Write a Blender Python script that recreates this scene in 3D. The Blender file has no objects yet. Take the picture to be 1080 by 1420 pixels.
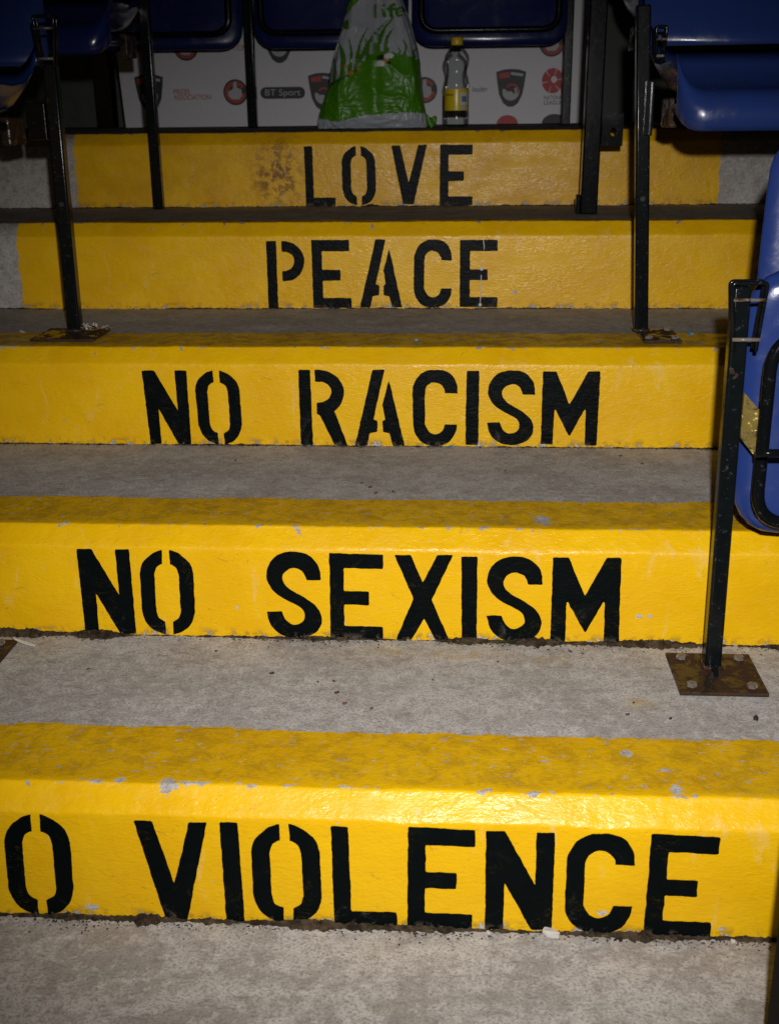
import bpy, bmesh, math, random
from mathutils import Vector, Matrix, noise as mn

# ------------------------------------------------------------------ camera
SC = bpy.context.scene
COL = SC.collection
FPX, PITCH, YAW, ROLL, CAMZ = 1600.0, 0.33478, 0.06694, -0.01102, 0.99229   # focal length in photo pixels (1080 x 1420)
_cp, _sp, _cy, _sy = math.cos(PITCH), math.sin(PITCH), math.cos(YAW), math.sin(YAW)
FWD = Vector((-_sy * _cp, _cy * _cp, -_sp))
_r = Vector((_cy, _sy, 0)); _u = _r.cross(FWD)
RGT = math.cos(ROLL) * _r + math.sin(ROLL) * _u
UPV = -math.sin(ROLL) * _r + math.cos(ROLL) * _u
CAM = Vector((0, 0, CAMZ))
cd = bpy.data.cameras.new('camera'); cam = bpy.data.objects.new('camera', cd); COL.objects.link(cam)
cam.matrix_world = Matrix((( RGT.x, UPV.x, -FWD.x, CAM.x), (RGT.y, UPV.y, -FWD.y, CAM.y), (RGT.z, UPV.z, -FWD.z, CAM.z), (0, 0, 0, 1)))
cd.sensor_fit = 'VERTICAL'; cd.sensor_height = 36.0; cd.lens = 36.0 * FPX / 1420.0
cd.clip_start = 0.05; cd.clip_end = 200
cd.dof.use_dof = True; cd.dof.focus_distance = 1.85; cd.dof.aperture_fstop = 9.0
SC.camera = cam

# ------------------------------------------------------------------ world (a stand after dark), flash, exposure
W = bpy.data.worlds.new('World'); SC.world = W; W.use_nodes = True
wn = W.node_tree; wn.nodes.clear()
sky = wn.nodes.new('ShaderNodeTexSky'); sky.sky_type = 'NISHITA'; sky.sun_disc = False
sky.sun_elevation = math.radians(14.0); sky.sun_rotation = math.radians(200)
bg = wn.nodes.new('ShaderNodeBackground'); bg.inputs[1].default_value = 0.002
wo = wn.nodes.new('ShaderNodeOutputWorld')
wn.links.new(sky.outputs[0], bg.inputs[0]); wn.links.new(bg.outputs[0], wo.inputs[0])
# the photographer's flash: one small lamp just above and right of the lens
fd = bpy.data.lights.new('camera_flash', 'SPOT'); fl = bpy.data.objects.new('camera_flash', fd); COL.objects.link(fl)
fd.energy = 160; fd.color = (1.0, 0.965, 0.945); fd.shadow_soft_size = 0.016
fd.spot_size = math.radians(72); fd.spot_blend = 1.0
fl.location = (0.045, 0.0, CAMZ + 0.14)
fl.rotation_euler = (Vector((0.0, 1.82, 0.34)) - Vector(fl.location)).to_track_quat('-Z', 'Y').to_euler()
SC.view_settings.view_transform = 'Standard'; SC.view_settings.look = 'None'
SC.view_settings.exposure = 0.0; SC.view_settings.gamma = 1.0
SC.render.engine = 'CYCLES'
SC.cycles.use_denoising = True
SC.cycles.adaptive_threshold = 0.025; SC.cycles.max_bounces = 8; SC.cycles.diffuse_bounces = 2; SC.cycles.glossy_bounces = 3; SC.cycles.transparent_max_bounces = 12; SC.cycles.transmission_bounces = 8

# ------------------------------------------------------------------ helpers
def at(px, py, Y=None, Z=None):
    """the point of the place seen at a photo pixel, on the plane y = Y or z = Z"""
    d = FWD * FPX + RGT * (px - 540) - UPV * (py - 710)
    t = Y / d.y if Y is not None else (Z - CAMZ) / d.z
    return CAM + d * t

def obj(name, me, mat=None, parent=None, loc=None):
    o = bpy.data.objects.new(name, me); COL.objects.link(o)
    if mat is not None and hasattr(me, 'materials') and not me.materials: me.materials.append(mat)
    if parent is not None: o.parent = parent
    if loc is not None: o.location = loc
    return o

def empty(name, loc=(0, 0, 0), rz=0):
    o = bpy.data.objects.new(name, None); COL.objects.link(o); o.location = loc; o.rotation_euler = (0, 0, rz)
    o.empty_display_size = 0.05
    return o

def tag(o, label=None, cat=None, group=None, kind=None):
    if label: o['label'] = label
    if cat: o['category'] = cat
    if group: o['group'] = group
    if kind: o['kind'] = kind
    return o

def mesh(name, v, f, smooth=False, mat=None):
    m = bpy.data.meshes.new(name); m.from_pydata([tuple(p) for p in v], [], f); m.update()
    if smooth: m.polygons.foreach_set('use_smooth', [True] * len(m.polygons))
    if mat: m.materials.append(mat)
    return m

def frombm(name, bm, smooth=False):
    m = bpy.data.meshes.new(name); bm.normal_update(); bm.to_mesh(m); bm.free()
    if smooth: m.polygons.foreach_set('use_smooth', [True] * len(m.polygons))
    return m

def box(name, a, b, bev=0.0, seg=2, smooth=False):
    """a box between corners a and b with rounded edges"""
    bm = bmesh.new(); bmesh.ops.create_cube(bm, size=1.0)
    for v in bm.verts:
        v.co = Vector([(a[i] + b[i]) / 2 + v.co[i] * (b[i] - a[i]) for i in range(3)])
    if bev: bmesh.ops.bevel(bm, geom=bm.edges[:], offset=bev, segments=seg, profile=0.5, affect='EDGES')
    return frombm(name, bm, smooth)

def bar(name, p, q, wx, wy, bev=0.002):
    """a square bar from p up to q (near vertical) of section wx by wy"""
    bm = bmesh.new(); bmesh.ops.create_cube(bm, size=1.0)
    p, q = Vector(p), Vector(q)
    for v in bm.verts:
        c = p if v.co.z < 0 else q
        v.co = Vector((c.x + v.co.x * wx, c.y + v.co.y * wy, c.z))
    bmesh.ops.bevel(bm, geom=bm.edges[:], offset=bev, segments=3, profile=0.5, affect='EDGES')
    m = frombm(name, bm); big = max(p.area for p in m.polygons)
    for p in m.polygons: p.use_smooth = p.area < big * .3
    return m

def tube(name, pts, r, n=10, closed=False, caps=True):
    pts = [Vector(p) for p in pts]; N = len(pts); v = []; f = []
    prev = None
    for i, p in enumerate(pts):
        if closed: t = (pts[(i + 1) % N] - pts[i - 1])
        else: t = pts[min(i + 1, N - 1)] - pts[max(i - 1, 0)]
        t.normalize()
        if prev is None:
            a = Vector((0, 0, 1)) if abs(t.z) < .9 else Vector((1, 0, 0))
            nrm = (a - t * a.dot(t)).normalized()
        else: nrm = (prev - t * prev.dot(t)).normalized()
        prev = nrm; b = t.cross(nrm)
        for k in range(n):
            an = 2 * math.pi * k / n; v.append(p + (nrm * math.cos(an) + b * math.sin(an)) * r)
    M = N if closed else N - 1
    for i in range(M):
        for k in range(n):
            j = (i + 1) % N
            f.append((i * n + k, i * n + (k + 1) % n, j * n + (k + 1) % n, j * n + k))
    if caps and not closed:
        f.append(tuple(range(n - 1, -1, -1))); f.append(tuple((N - 1) * n + k for k in range(n)))
    return mesh(name, v, f, True)

def rounded(pts, r, seg=6):
    """round the corners of a polyline given as Vectors"""
    out = [Vector(pts[0])]
    for i in range(1, len(pts) - 1):
        p, a, b = Vector(pts[i]), Vector(pts[i - 1]), Vector(pts[i + 1])
        u, w = (a - p), (b - p); rr = min(r, u.length * .49, w.length * .49)
        s, e = p + u.normalized() * rr, p + w.normalized() * rr
        for k in range(seg + 1):
            t = k / seg; out.append(s * (1 - t) ** 2 + p * 2 * t * (1 - t) + e * t * t)
    out.append(Vector(pts[-1])); return out

def lathe(name, prof, n=40, close=False):
    v = []; f = []
    for (r, z) in prof:
        for k in range(n):
            a = 2 * math.pi * k / n; v.append((r * math.cos(a), r * math.sin(a), z))
    for i in range(len(prof) - 1):
        for k in range(n): f.append((i * n + k, i * n + (k + 1) % n, (i + 1) * n + (k + 1) % n, (i + 1) * n + k))
    if close:
        f.append(tuple(range(n - 1, -1, -1))); f.append(tuple((len(prof) - 1) * n + k for k in range(n)))
    return mesh(name, v, f, True)

def fn(x, y=0.0, z=0.0, s=1.0, o=3):
    """smooth fractal noise, about -1..1"""
    t = 0; a = 1.0; q = Vector((x * s, y * s, z * s))
    for _ in range(o):
        t += a * mn.noise(q); a *= .5; q = q * 2.03 + Vector((3.1, 7.7, 1.3))
    return t

# ------------------------------------------------------------------ node helpers
class NT:
    def __init__(s, name):
        s.m = bpy.data.materials.new(name); s.m.use_nodes = True; s.t = s.m.node_tree; s.t.nodes.clear()
        s.out = s.t.nodes.new('ShaderNodeOutputMaterial')
        s.co = s.n('ShaderNodeTexCoord').outputs['Object']
    def n(s, typ, ins=None, **kw):
        nd = s.t.nodes.new(typ)
        for k, v in kw.items(): setattr(nd, k, v)
        for k, v in (ins or {}).items(): s.set(nd.inputs[k], v)
        return nd
    def set(s, sock, v):
        if isinstance(v, bpy.types.NodeSocket): s.t.links.new(v, sock)
        else: sock.default_value = v
    def math(s, op, a, b=0.0, c=0.0, clamp=False):
        nd = s.n('ShaderNodeMath', {0: a, 1: b, 2: c}, operation=op); nd.use_clamp = clamp; return nd.outputs[0]
    def noise(s, scale, detail=4, rough=.55, dist=0.0, vec=None, lac=2.0):
        return s.n('ShaderNodeTexNoise', {'Vector': vec or s.co, 'Scale': scale, 'Detail': detail, 'Roughness': rough, 'Distortion': dist, 'Lacunarity': lac}).outputs[0]
    def voro(s, scale, vec=None, feature='F1', rnd=1.0):
        return s.n('ShaderNodeTexVoronoi', {'Vector': vec or s.co, 'Scale': scale, 'Randomness': rnd}, feature=feature).outputs['Distance']
    def scale(s, v, loc=(0, 0, 0), vec=None):
        return s.n('ShaderNodeMapping', {'Vector': vec or s.co, 'Scale': v, 'Location': loc}).outputs[0]
    def ramp(s, x, lo, hi):
        return s.n('ShaderNodeMapRange', {0: x, 1: lo, 2: hi, 3: 0.0, 4: 1.0}, interpolation_type='SMOOTHSTEP').outputs[0]
    def mix(s, f, a, b):
        nd = s.n('ShaderNodeMix', data_type='RGBA')
        def put(i, v):
            if isinstance(v, bpy.types.NodeSocket): s.t.links.new(v, nd.inputs[i])
            else: nd.inputs[i].default_value = (*v, 1) if len(v) == 3 else v
        s.set(nd.inputs[0], f); put(6, a); put(7, b); return nd.outputs[2]
    def mixf(s, f, a, b):
        nd = s.n('ShaderNodeMix', data_type='FLOAT'); s.set(nd.inputs[0], f); s.set(nd.inputs[2], a); s.set(nd.inputs[3], b); return nd.outputs[0]
    def bump(s, h, dist, strength=1.0, normal=None):
        ins = {'Height': h, 'Distance': dist, 'Strength': strength}
        if normal: ins['Normal'] = normal
        return s.n('ShaderNodeBump', ins).outputs[0]
    def bsdf(s, color, rough=.5, normal=None, **kw):
        nd = s.n('ShaderNodeBsdfPrincipled')
        if isinstance(color, bpy.types.NodeSocket): s.t.links.new(color, nd.inputs['Base Color'])
        else: nd.inputs['Base Color'].default_value = (*color, 1)
        s.set(nd.inputs['Roughness'], rough)
        if normal: s.t.links.new(normal, nd.inputs['Normal'])
        for k, v in kw.items(): s.set(nd.inputs[k], v)
        s.t.links.new(nd.outputs[0], s.out.inputs[0]); return s.m

def paint_relief(N):
    """brush-painted concrete: soft lumps, brush drag, pin holes"""
    a = N.noise(42, 2, .5)
    b = N.noise(1.0, 3, .62, .6, vec=N.scale((95, 95, 190)))
    d = N.noise(1.0, 1, .5, 1.2, vec=N.scale((50, 120, 150), (3.3, 1.2, 5.1)))
    ridge = N.math('SUBTRACT', 1.0, N.math('ABSOLUTE', N.math('MULTIPLY', N.math('SUBTRACT', d, .5), 9.0)), clamp=True)
    pit = N.math('SUBTRACT', 1.0, N.ramp(N.voro(30), .03, .07))
    h = N.math('MULTIPLY', a, .9)
    h = N.math('MULTIPLY_ADD', b, .62, h)
    h = N.math('MULTIPLY_ADD', ridge, .10, h)
    return N.math('MULTIPLY_ADD', pit, -.35, h)

def concrete(N, grime=0.0, cloud=.40, gm=None):
    big = N.noise(8, 5, .76, .4)
    mid = N.noise(52, 4, .72, .3)
    st = N.noise(1.0, 4, .72, .5, vec=N.scale((48, 105, 105)))
    fine = N.noise(240, 3, .75)
    sp = N.voro(190)
    col = N.mix(N.math('MULTIPLY', N.ramp(big, .57, .43), cloud), (.49, .468, .44), (.26, .235, .212))
    col = N.mix(N.math('MULTIPLY', N.ramp(mid, .53, .60), .45), col, (.62, .595, .56))
    col = N.mix(N.math('MULTIPLY', N.ramp(mid, .46, .39), .42), col, (.25, .225, .20))
    col = N.mix(N.math('MULTIPLY', N.ramp(st, .575, .64), .50), col, (.19, .175, .165))
    col = N.mix(N.math('MULTIPLY', N.ramp(fine, .50, .60), .62), col, (.215, .19, .165))
    col = N.mix(N.math('MULTIPLY', N.math('SUBTRACT', 1.0, N.ramp(sp, .05, .16)), N.ramp(mid, .50, .60)), col, (.09, .072, .058))
    if grime:
        g = N.math('MULTIPLY_ADD', N.ramp(N.noise(14, 4, .65), .3, .7), .34 * grime, .52 * grime)
        col = N.mix(N.math('MULTIPLY', g, N.math('MULTIPLY_ADD', gm, .8, .2)) if gm else g, col, (.095, .064, .040))
    h = N.math('MULTIPLY_ADD', mid, .8, N.math('MULTIPLY', fine, .55))
    return col, h

def step_material(i, R, cz, cy, x0, x1, depth, grime, chips=(), stain=None, wear=0.0):
    N = NT('painted_concrete_step_%s' % 'abcde'[i])
    xyz = N.n('ShaderNodeSeparateXYZ', {0: N.co}); x, y, z = xyz.outputs
    ccol, ch = concrete(N, grime=grime, gm=N.ramp(y, .005, .03))
    for (c, rr) in OVERSPRAY if i == 0 else ():
        v = N.n('ShaderNodeVectorMath', {0: N.co, 1: c}, operation='SUBTRACT').outputs[0]
        v = N.n('ShaderNodeVectorMath', {0: v, 1: (1 / rr[0], 1 / rr[1], 1 / rr[2])}, operation='MULTIPLY').outputs[0]
        d = N.n('ShaderNodeVectorMath', {0: v}, operation='LENGTH').outputs['Value']
        ccol = N.mix(N.math('MULTIPLY', N.math('SUBTRACT', 1.0, N.ramp(d, .2, 1.0)), N.math('MULTIPLY', N.ramp(N.noise(60, 3, .7), .35, .62), .55)), ccol, (.42, .30, .07))
    ne = N.math('SUBTRACT', N.noise(38, 4, .68), .5)
    ne2 = N.math('SUBTRACT', N.noise(1.0, 4, .6, vec=N.scale((9, 40, 40))), .5)
    e = N.math('MULTIPLY_ADD', ne, .030, N.math('MULTIPLY_ADD', ne2, .022, y))
    mask = N.math('SUBTRACT', 1.0, N.ramp(e, depth - .0012, depth + .0012))
    xe = N.math('MULTIPLY_ADD', ne, .02, x)
    mask = N.math('MULTIPLY', mask, N.ramp(xe, x0 - .002, x0 + .002))
    mask = N.math('MULTIPLY', mask, N.math('SUBTRACT', 1.0, N.ramp(xe, x1 - .002, x1 + .002)))
    # flaked paint: along the nosing, at the foot of the riser, here and there on the tread
    near = N.math('SUBTRACT', 1.0, N.ramp(N.math('ABSOLUTE', N.math('SUBTRACT', y, cy + .002)), .0, .012))
    nearz = N.ramp(z, R - .012, R - .003)
    near = N.math('MULTIPLY', near, nearz)
    ne3 = N.math('SUBTRACT', N.noise(170, 3, .6), .5)
    foot = N.math('MULTIPLY', N.math('SUBTRACT', 1.0, N.ramp(z, .0, .022)), N.math('SUBTRACT', 1.0, N.ramp(y, .001, .004)))
    tread = N.math('MULTIPLY', N.ramp(y, cy, cy + .02), nearz)
    cn = N.noise(55, 4, .62, .4)
    cn2 = N.noise(1.0, 4, .6, .3, vec=N.scale((60, 130, 60), (1.7, .3, 0)))
    field = N.math('MULTIPLY_ADD', near, .135, N.math('MULTIPLY_ADD', ne3, .22, cn))
    field = N.math('MULTIPLY_ADD', foot, .15, field)
    field2 = N.math('MULTIPLY_ADD', tread, .055 + wear, cn2)
    chip = N.math('MAXIMUM', N.ramp(field, .725, .735), N.math('MULTIPLY', tread, N.ramp(field2, .725, .740)))
    for (c, r) in chips:
        v = N.n('ShaderNodeVectorMath', {0: N.co, 1: c}, operation='SUBTRACT').outputs[0]
        v = N.n('ShaderNodeVectorMath', {0: v, 1: (1 / r[0], 1 / r[1], 1 / r[2])}, operation='MULTIPLY').outputs[0]
        d = N.n('ShaderNodeVectorMath', {0: v}, operation='LENGTH').outputs['Value']
        d = N.math('MULTIPLY_ADD', ne, 2.4, N.math('MULTIPLY_ADD', ne3, 2.2, d))
        chip = N.math('MAXIMUM', chip, N.math('SUBTRACT', 1.0, N.ramp(d, .95, 1.05)))
    mask = N.math('MULTIPLY', mask, N.math('SUBTRACT', 1.0, chip))
    # paint
    pn = N.noise(7, 5, .6)
    pcol = N.mix(N.ramp(pn, .3, .7), (.81, .480, .003), (.75, .415, .002))
    pcol = N.mix(N.math('MULTIPLY', N.ramp(N.noise(120, 3, .7), .56, .75), .30), pcol, (.55, .31, .004))
    tan = [0, 0, .03, .16, .34][i]
    if tan: pcol = N.mix(N.math('MULTIPLY_ADD', N.ramp(N.noise(11, 4, .68), .35, .65), tan, tan * .5), pcol, (.50, .235, .010))
    dull = N.ramp(N.noise(1.0, 4, .66, .4, vec=N.scale((12, 25, 25))), .42, .64)
    dirt = N.math('MULTIPLY', tread, N.math('MULTIPLY_ADD', N.ramp(N.noise(34, 5, .74, .5), .42, .64), .30 + .38 * grime, .15 + .40 * grime))
    pcol = N.mix(dirt, pcol, (.20, .105, .012))
    specks = N.math('MULTIPLY', N.ramp(N.noise(75, 3, .7, 1.2), .70, .74), .55)
    pcol = N.mix(specks, pcol, (.13, .075, .02))
    fdirt = N.math('MULTIPLY', foot, N.ramp(cn, .45, .62))
    pcol = N.mix(N.math('MULTIPLY', fdirt, .7), pcol, (.10, .065, .025))
    sc_ = N.math('MULTIPLY', N.ramp(N.noise(1.0, 4, .7, .8, vec=N.scale((20, 20, 9), (2.2, 0, 4.1))), .60, .72), .28)
    pcol = N.mix(sc_, pcol, (.74, .56, .26))
    dk = N.math('MULTIPLY', N.ramp(N.noise(1.0, 4, .72, 1.0, vec=N.scale((26, 26, 60), (7.2, 0, 1.1))), .64, .70), .30)
    pcol = N.mix(dk, pcol, (.26, .15, .03))
    if stain:
        c, r = stain
        v = N.n('ShaderNodeVectorMath', {0: N.co, 1: c}, operation='SUBTRACT').outputs[0]
        v = N.n('ShaderNodeVectorMath', {0: v, 1: (1 / r[0], 1 / r[1], 1 / r[2])}, operation='MULTIPLY').outputs[0]
        d = N.n('ShaderNodeVectorMath', {0: v}, operation='LENGTH').outputs['Value']
        sm = N.math('MULTIPLY', N.math('SUBTRACT', 1.0, N.ramp(d, .3, 1.1)), N.ramp(N.noise(30, 5, .74, .3), .45, .57))
        pcol = N.mix(N.math('MULTIPLY', sm, .85), pcol, (.14, .050, .012))
    col = N.mix(mask, ccol, pcol)
    rough = N.mixf(mask, .85, N.math('MULTIPLY_ADD', dull, .17, N.math('MULTIPLY_ADD', dirt, .35, .28)))
    ph = paint_relief(N)
    h = N.mixf(N.math('SUBTRACT', 1.0, N.ramp(y, depth - .001, depth + .001)), ch, ph)
    nrm = N.bump(h, .0018, .75)
    return N.bsdf(col, rough, nrm, **{'Specular IOR Level': N.mixf(mask, .25, .30)})

def letter_material():
    N = NT('black_stencil_paint')
    xyz = N.n('ShaderNodeSeparateXYZ', {0: N.co}); x, y, z = xyz.outputs
    low = N.math('SUBTRACT', 1.0, N.ramp(z, .005, .075))
    scuff = N.math('MULTIPLY', N.ramp(N.noise(24, 6, .75, .8), .56, .72), N.math('MULTIPLY_ADD', low, .34, .035))
    col = N.mix(N.noise(30, 4), (.0010, .0024, .0026), (.0022, .0042, .0044))
    col = N.mix(scuff, col, (.14, .13, .115))
    scr = N.noise(1.0, 3, .6, 2.5, vec=N.scale((18, 60, 60)))
    line = N.ramp(N.math('ABSOLUTE', N.math('SUBTRACT', scr, .5)), .0, .0028)
    line = N.math('MULTIPLY', N.math('SUBTRACT', 1.0, line), N.ramp(N.noise(13, 2), .56, .62))
    col = N.mix(N.math('MULTIPLY', line, .5), col, (.26, .16, .03))
    foot = N.math('SUBTRACT', 1.0, N.ramp(z, .0, .014))
    fd_ = N.math('MULTIPLY', foot, N.ramp(N.noise(55, 5, .7), .52, .58))
    col = N.mix(N.math('MULTIPLY', fd_, .55), col, (.16, .13, .09))
    return N.bsdf(col, N.math('MULTIPLY_ADD', scuff, .4, .42), N.bump(paint_relief(N), .0018, .70), **{'Specular IOR Level': .07})

def steel_material(name, rust=.35, base=(.0030, .0040, .0045), spec=.24):
    N = NT(name)
    r = N.noise(34, 6, .72, .5)
    m = N.ramp(r, .72 - rust * .45, .80 - rust * .40)
    col = N.mix(N.noise(60, 4), base, tuple(2.1 * c for c in base))
    rc = N.mix(N.noise(90, 4, .7), (.024, .013, .008), (.062, .028, .012))
    col = N.mix(m, col, rc)
    m2 = N.ramp(N.noise(120, 3, .7), .635, .68)
    col = N.mix(N.math('MULTIPLY', m2, .7), col, tuple(8 * c + .02 for c in base))
    h = N.math('MULTIPLY_ADD', m, .6, N.noise(90, 3, .6))
    return N.bsdf(col, N.mixf(m, .17, .85), N.bump(h, .0007, .30), **{'Specular IOR Level': spec})

def plastic_material(name, c, rough=.20, dirty=.3):
    N = NT(name)
    d = N.ramp(N.noise(9, 6, .7, .5), .45, .75)
    col = N.mix(N.math('MULTIPLY', d, dirty), c, tuple(.35 * k + .012 for k in c))
    h = N.math('MULTIPLY_ADD', N.noise(26, 3), 1.0, N.math('MULTIPLY', N.noise(400, 2), .12))
    return N.bsdf(col, N.math('MULTIPLY_ADD', d, .22, rough), N.bump(h, .0007, .7))

def plain(name, c, rough=.5, **kw):
    N = NT(name)
    col = N.mix(N.math('MULTIPLY', N.noise(70, 4, .65), .5), c, tuple(.72 * k for k in c))
    return N.bsdf(col, rough, N.bump(N.noise(180, 3), .0004, .5), **kw)

M = {}
M['letter'] = letter_material()
M['steel'] = steel_material('black_painted_steel', .20)
M['steel_clean'] = steel_material('black_steel', .0, (.0025, .003, .0035), .14)
M['rust'] = steel_material('rusty_plate', .62, (.020, .014, .010))
M['bolt'] = steel_material('bolt_steel', .55, (.10, .085, .07))
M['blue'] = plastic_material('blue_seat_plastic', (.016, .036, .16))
M['blue_dark'] = plastic_material('navy_seat_plastic', (.009, .016, .085))  # same seat blue, darkened: shade of the upper rows put into the colour
M['soil'] = None

# ------------------------------------------------------------------ the terrace: landing and five steps
BY = [1.2238, 1.6827, 2.1718, 2.6526, 3.1190]
BZ = [0.0, 0.1877, 0.3714, 0.5622, 0.7548]
TOPZ = 0.9418
RISE = [BZ[i + 1] - BZ[i] for i in range(4)] + [TOPZ - BZ[4]]
CZ, CY = 0.0291, 0.0266
PX0, PX1 = -1.030, 0.645
XW = 1.75
WORDS = ['NO VIOLENCE', 'NO SEXISM', 'NO RACISM', 'PEACE', 'LOVE']
DEPTH = [.166, .160, .172, .075, .032]
GRIME = [.03, .12, .32, .80, .95]

def local(i, px, py, plane='r'):
    if plane == 'r': p = at(px, py, Y=BY[i])
    elif plane == 't': p = at(px, py, Z=BZ[i] + RISE[i])
    return (p.x, p.y - BY[i], p.z - BZ[i])

def step_mesh(i):
    R = RISE[i]; G = (BY[i + 1] - BY[i] if i < 4 else 1.6) + .05
    prof = [(0.0, -.03)]
    for k in range(11): prof.append((0.0, (R - CZ - .008) * k / 10))
    prof.append((0.0, R - CZ - .0022))
    prof += [(.0004, R - CZ - .0003), (.0018, R - CZ + .002)]
    prof.append((.0055, R - CZ + .006))
    for t in (.4, .7): prof.append((CY * t, R - CZ + CZ * t))
    prof += [(CY - .0055, R - .006), (CY - .0018, R - .0020), (CY - .0002, R - .0003), (CY + .0025, R), (CY + .008, R)]
    n0 = len(prof)
    m = 34 if i < 4 else 40
    for k in range(1, m + 1): prof.append((CY + .008 + (G - CY - .008) * (k / m) ** 1.15, R))
    nx = 560; v = []; f = []
    for a in range(nx + 1):
        x = -XW + 2 * XW * a / nx
        e1 = .0016 * fn(x, i * 3.3, 0, 9) + .0009 * fn(x, i, 4, 60, 2)
        e2 = .0018 * fn(x, i * 2.1, 7, 8) + .0011 * fn(x, i, 9, 70, 2)
        for j, (py, pz) in enumerate(prof):
            y, z = py, pz
            if 13 <= j <= 14: z += e1
            elif 15 <= j < n0:
                t = (j - 14) / (n0 - 15); z += e1 * (1 - t) + e2 * t * .8; y += e2 * t * .8
                y += .0008 * fn(x, py * 3, pz * 3 + i, 55, 2)
            elif j >= n0:
                fade = max(0, 1 - (py - CY) / .03)
                z += e2 * .8 * fade + .0016 * fn(x, py, i * 5.0, 9, 3) * (1 - fade)
            v.append((x, y, z))
    n = len(prof)
    for a in range(nx):
        for j in range(n - 1):
            f.append((a * n + j, (a + 1) * n + j, (a + 1) * n + j + 1, a * n + j + 1))
    return mesh('concrete_step', v, f, True)

CHIPS = [
    [(local(0, 232, 1088, 't'), (.012, .012, .012)), (local(0, 166, 1082, 't'), (.006, .006, .006)), (local(0, 268, 1086, 't'), (.018, .004, .005)),
     (local(0, 937, 1096, 't'), (.007, .012, .008)), (local(0, 868, 1045, 't'), (.007, .007, .006)), (local(0, 833, 1266), (.008, .01, .004)),
     (local(0, 130, 1258), (.010, .01, .005)), (local(0, 1000, 1288), (.007, .01, .003))],
    [(local(1, 357, 734, 't'), (.009, .010, .010)), (local(1, 412, 733, 't'), (.009, .012, .010)), (local(1, 753, 721, 't'), (.013, .020, .01)),
     (local(1, 738, 736, 't'), (.020, .004, .006)), (local(1, 886, 855), (.005, .01, .003)), (local(1, 900, 855), (.004, .01, .003)),
     (local(1, 329, 843), (.003, .01, .003))],
    [(local(2, 578, 473, 't'), (.010, .012, .006))],
    [(local(3, 371, 312, 't'), (.006, .006, .006)), (local(3, 515, 315), (.004, .03, .008)), (local(3, 714, 405), (.005, .01, .005))],
    [],
]
OVERSPRAY = [(local(0, 640, 909, 't'), (.10, .022, .05)), (local(0, 545, 902, 't'), (.05, .02, .05)), (local(0, 885, 975, 't'), (.035, .03, .05)), (local(0, 770, 915, 't'), (.06, .018, .05))]
STAIN = [None, None, None, None, (local(4, 385, 240), (.085, .1, .11))]
STEP_LABEL = [
    'lowest yellow painted concrete step lettered NO VIOLENCE in black stencil',
    'yellow painted concrete step lettered NO SEXISM, second from the bottom',
    'middle yellow painted concrete step lettered NO RACISM in black stencil',
    'yellow painted concrete step lettered PEACE, just below the LOVE step',
    'topmost yellow step lettered LOVE, with brown rust stains left of the word']
steps = []
for i in range(5):
    mt = step_material(i, RISE[i], CZ, CY, PX0, PX1, DEPTH[i], GRIME[i], CHIPS[i], STAIN[i], [.03, .035, .05, .0, .0][i])
    s = obj('concrete_step', step_mesh(i), mt, loc=(0, BY[i], BZ[i]))
    tag(s, STEP_LABEL[i], 'step', 'painted steps of the stadium aisle', 'structure')
    steps.append(s)

def landing():
    N = NT('worn_concrete_landing'); col, h = concrete(N, cloud=.62)
    mt = N.bsdf(col, .85, N.bump(h, .0022, .9), **{'Specular IOR Level': .25})
    v = []; f = []; nx, ny = 260, 120
    for a in range(nx + 1):
        x = -XW + 2 * XW * a / nx
        for b in range(ny + 1):
            y = -1.6 + (BY[0] + .03 + 1.6) * b / ny
            v.append((x, y, .0015 * fn(x, y, 2.2, 8)))
    for a in range(nx):
        for b in range(ny):
            k = a * (ny + 1) + b; f.append((k, k + ny + 1, k + ny + 2, k + 1))
    o = obj('ground', mesh('ground', v, f, True), mt)
    tag(o, 'bare grey worn concrete floor in front of the lowest step', 'floor', None, 'structure')
landing()

# ------------------------------------------------------------------ stencilled letters
def arc(cx, cy, rx, ry, a0, a1, n=10):
    return [(cx + rx * math.cos(math.radians(a0 + (a1 - a0) * k / n)), cy + ry * math.sin(math.radians(a0 + (a1 - a0) * k / n))) for k in range(n + 1)]
def spl(pts, n=5):
    """open Catmull-Rom through pts"""
    P = [pts[0]] + list(pts) + [pts[-1]]; out = []
    for i in range(1, len(P) - 2):
        p0, p1, p2, p3 = P[i - 1], P[i], P[i + 1], P[i + 2]
        for k in range(n):
            t = k / n
            out.append(tuple(.5 * ((2 * p1[j]) + (-p0[j] + p2[j]) * t + (2 * p0[j] - 5 * p1[j] + 4 * p2[j] - p3[j]) * t * t + (-p0[j] + 3 * p1[j] - 3 * p2[j] + p3[j]) * t ** 3) for j in (0, 1)))
    out.append(pts[-1]); return out
_ol = [(.43, 1)] + spl([(.40, 1), (.24, .955), (.06, .85), (0, .73)]) + [(0, .28)] + spl([(0, .27), (.07, .14), (.22, .045), (.42, 0)]) + [(.43, 0), (.43, .15)] + spl([(.42, .155), (.31, .20), (.27, .28)]) + [(.27, .70)] + spl([(.27, .71), (.31, .795), (.40, .835)]) + [(.43, .84)]
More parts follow.
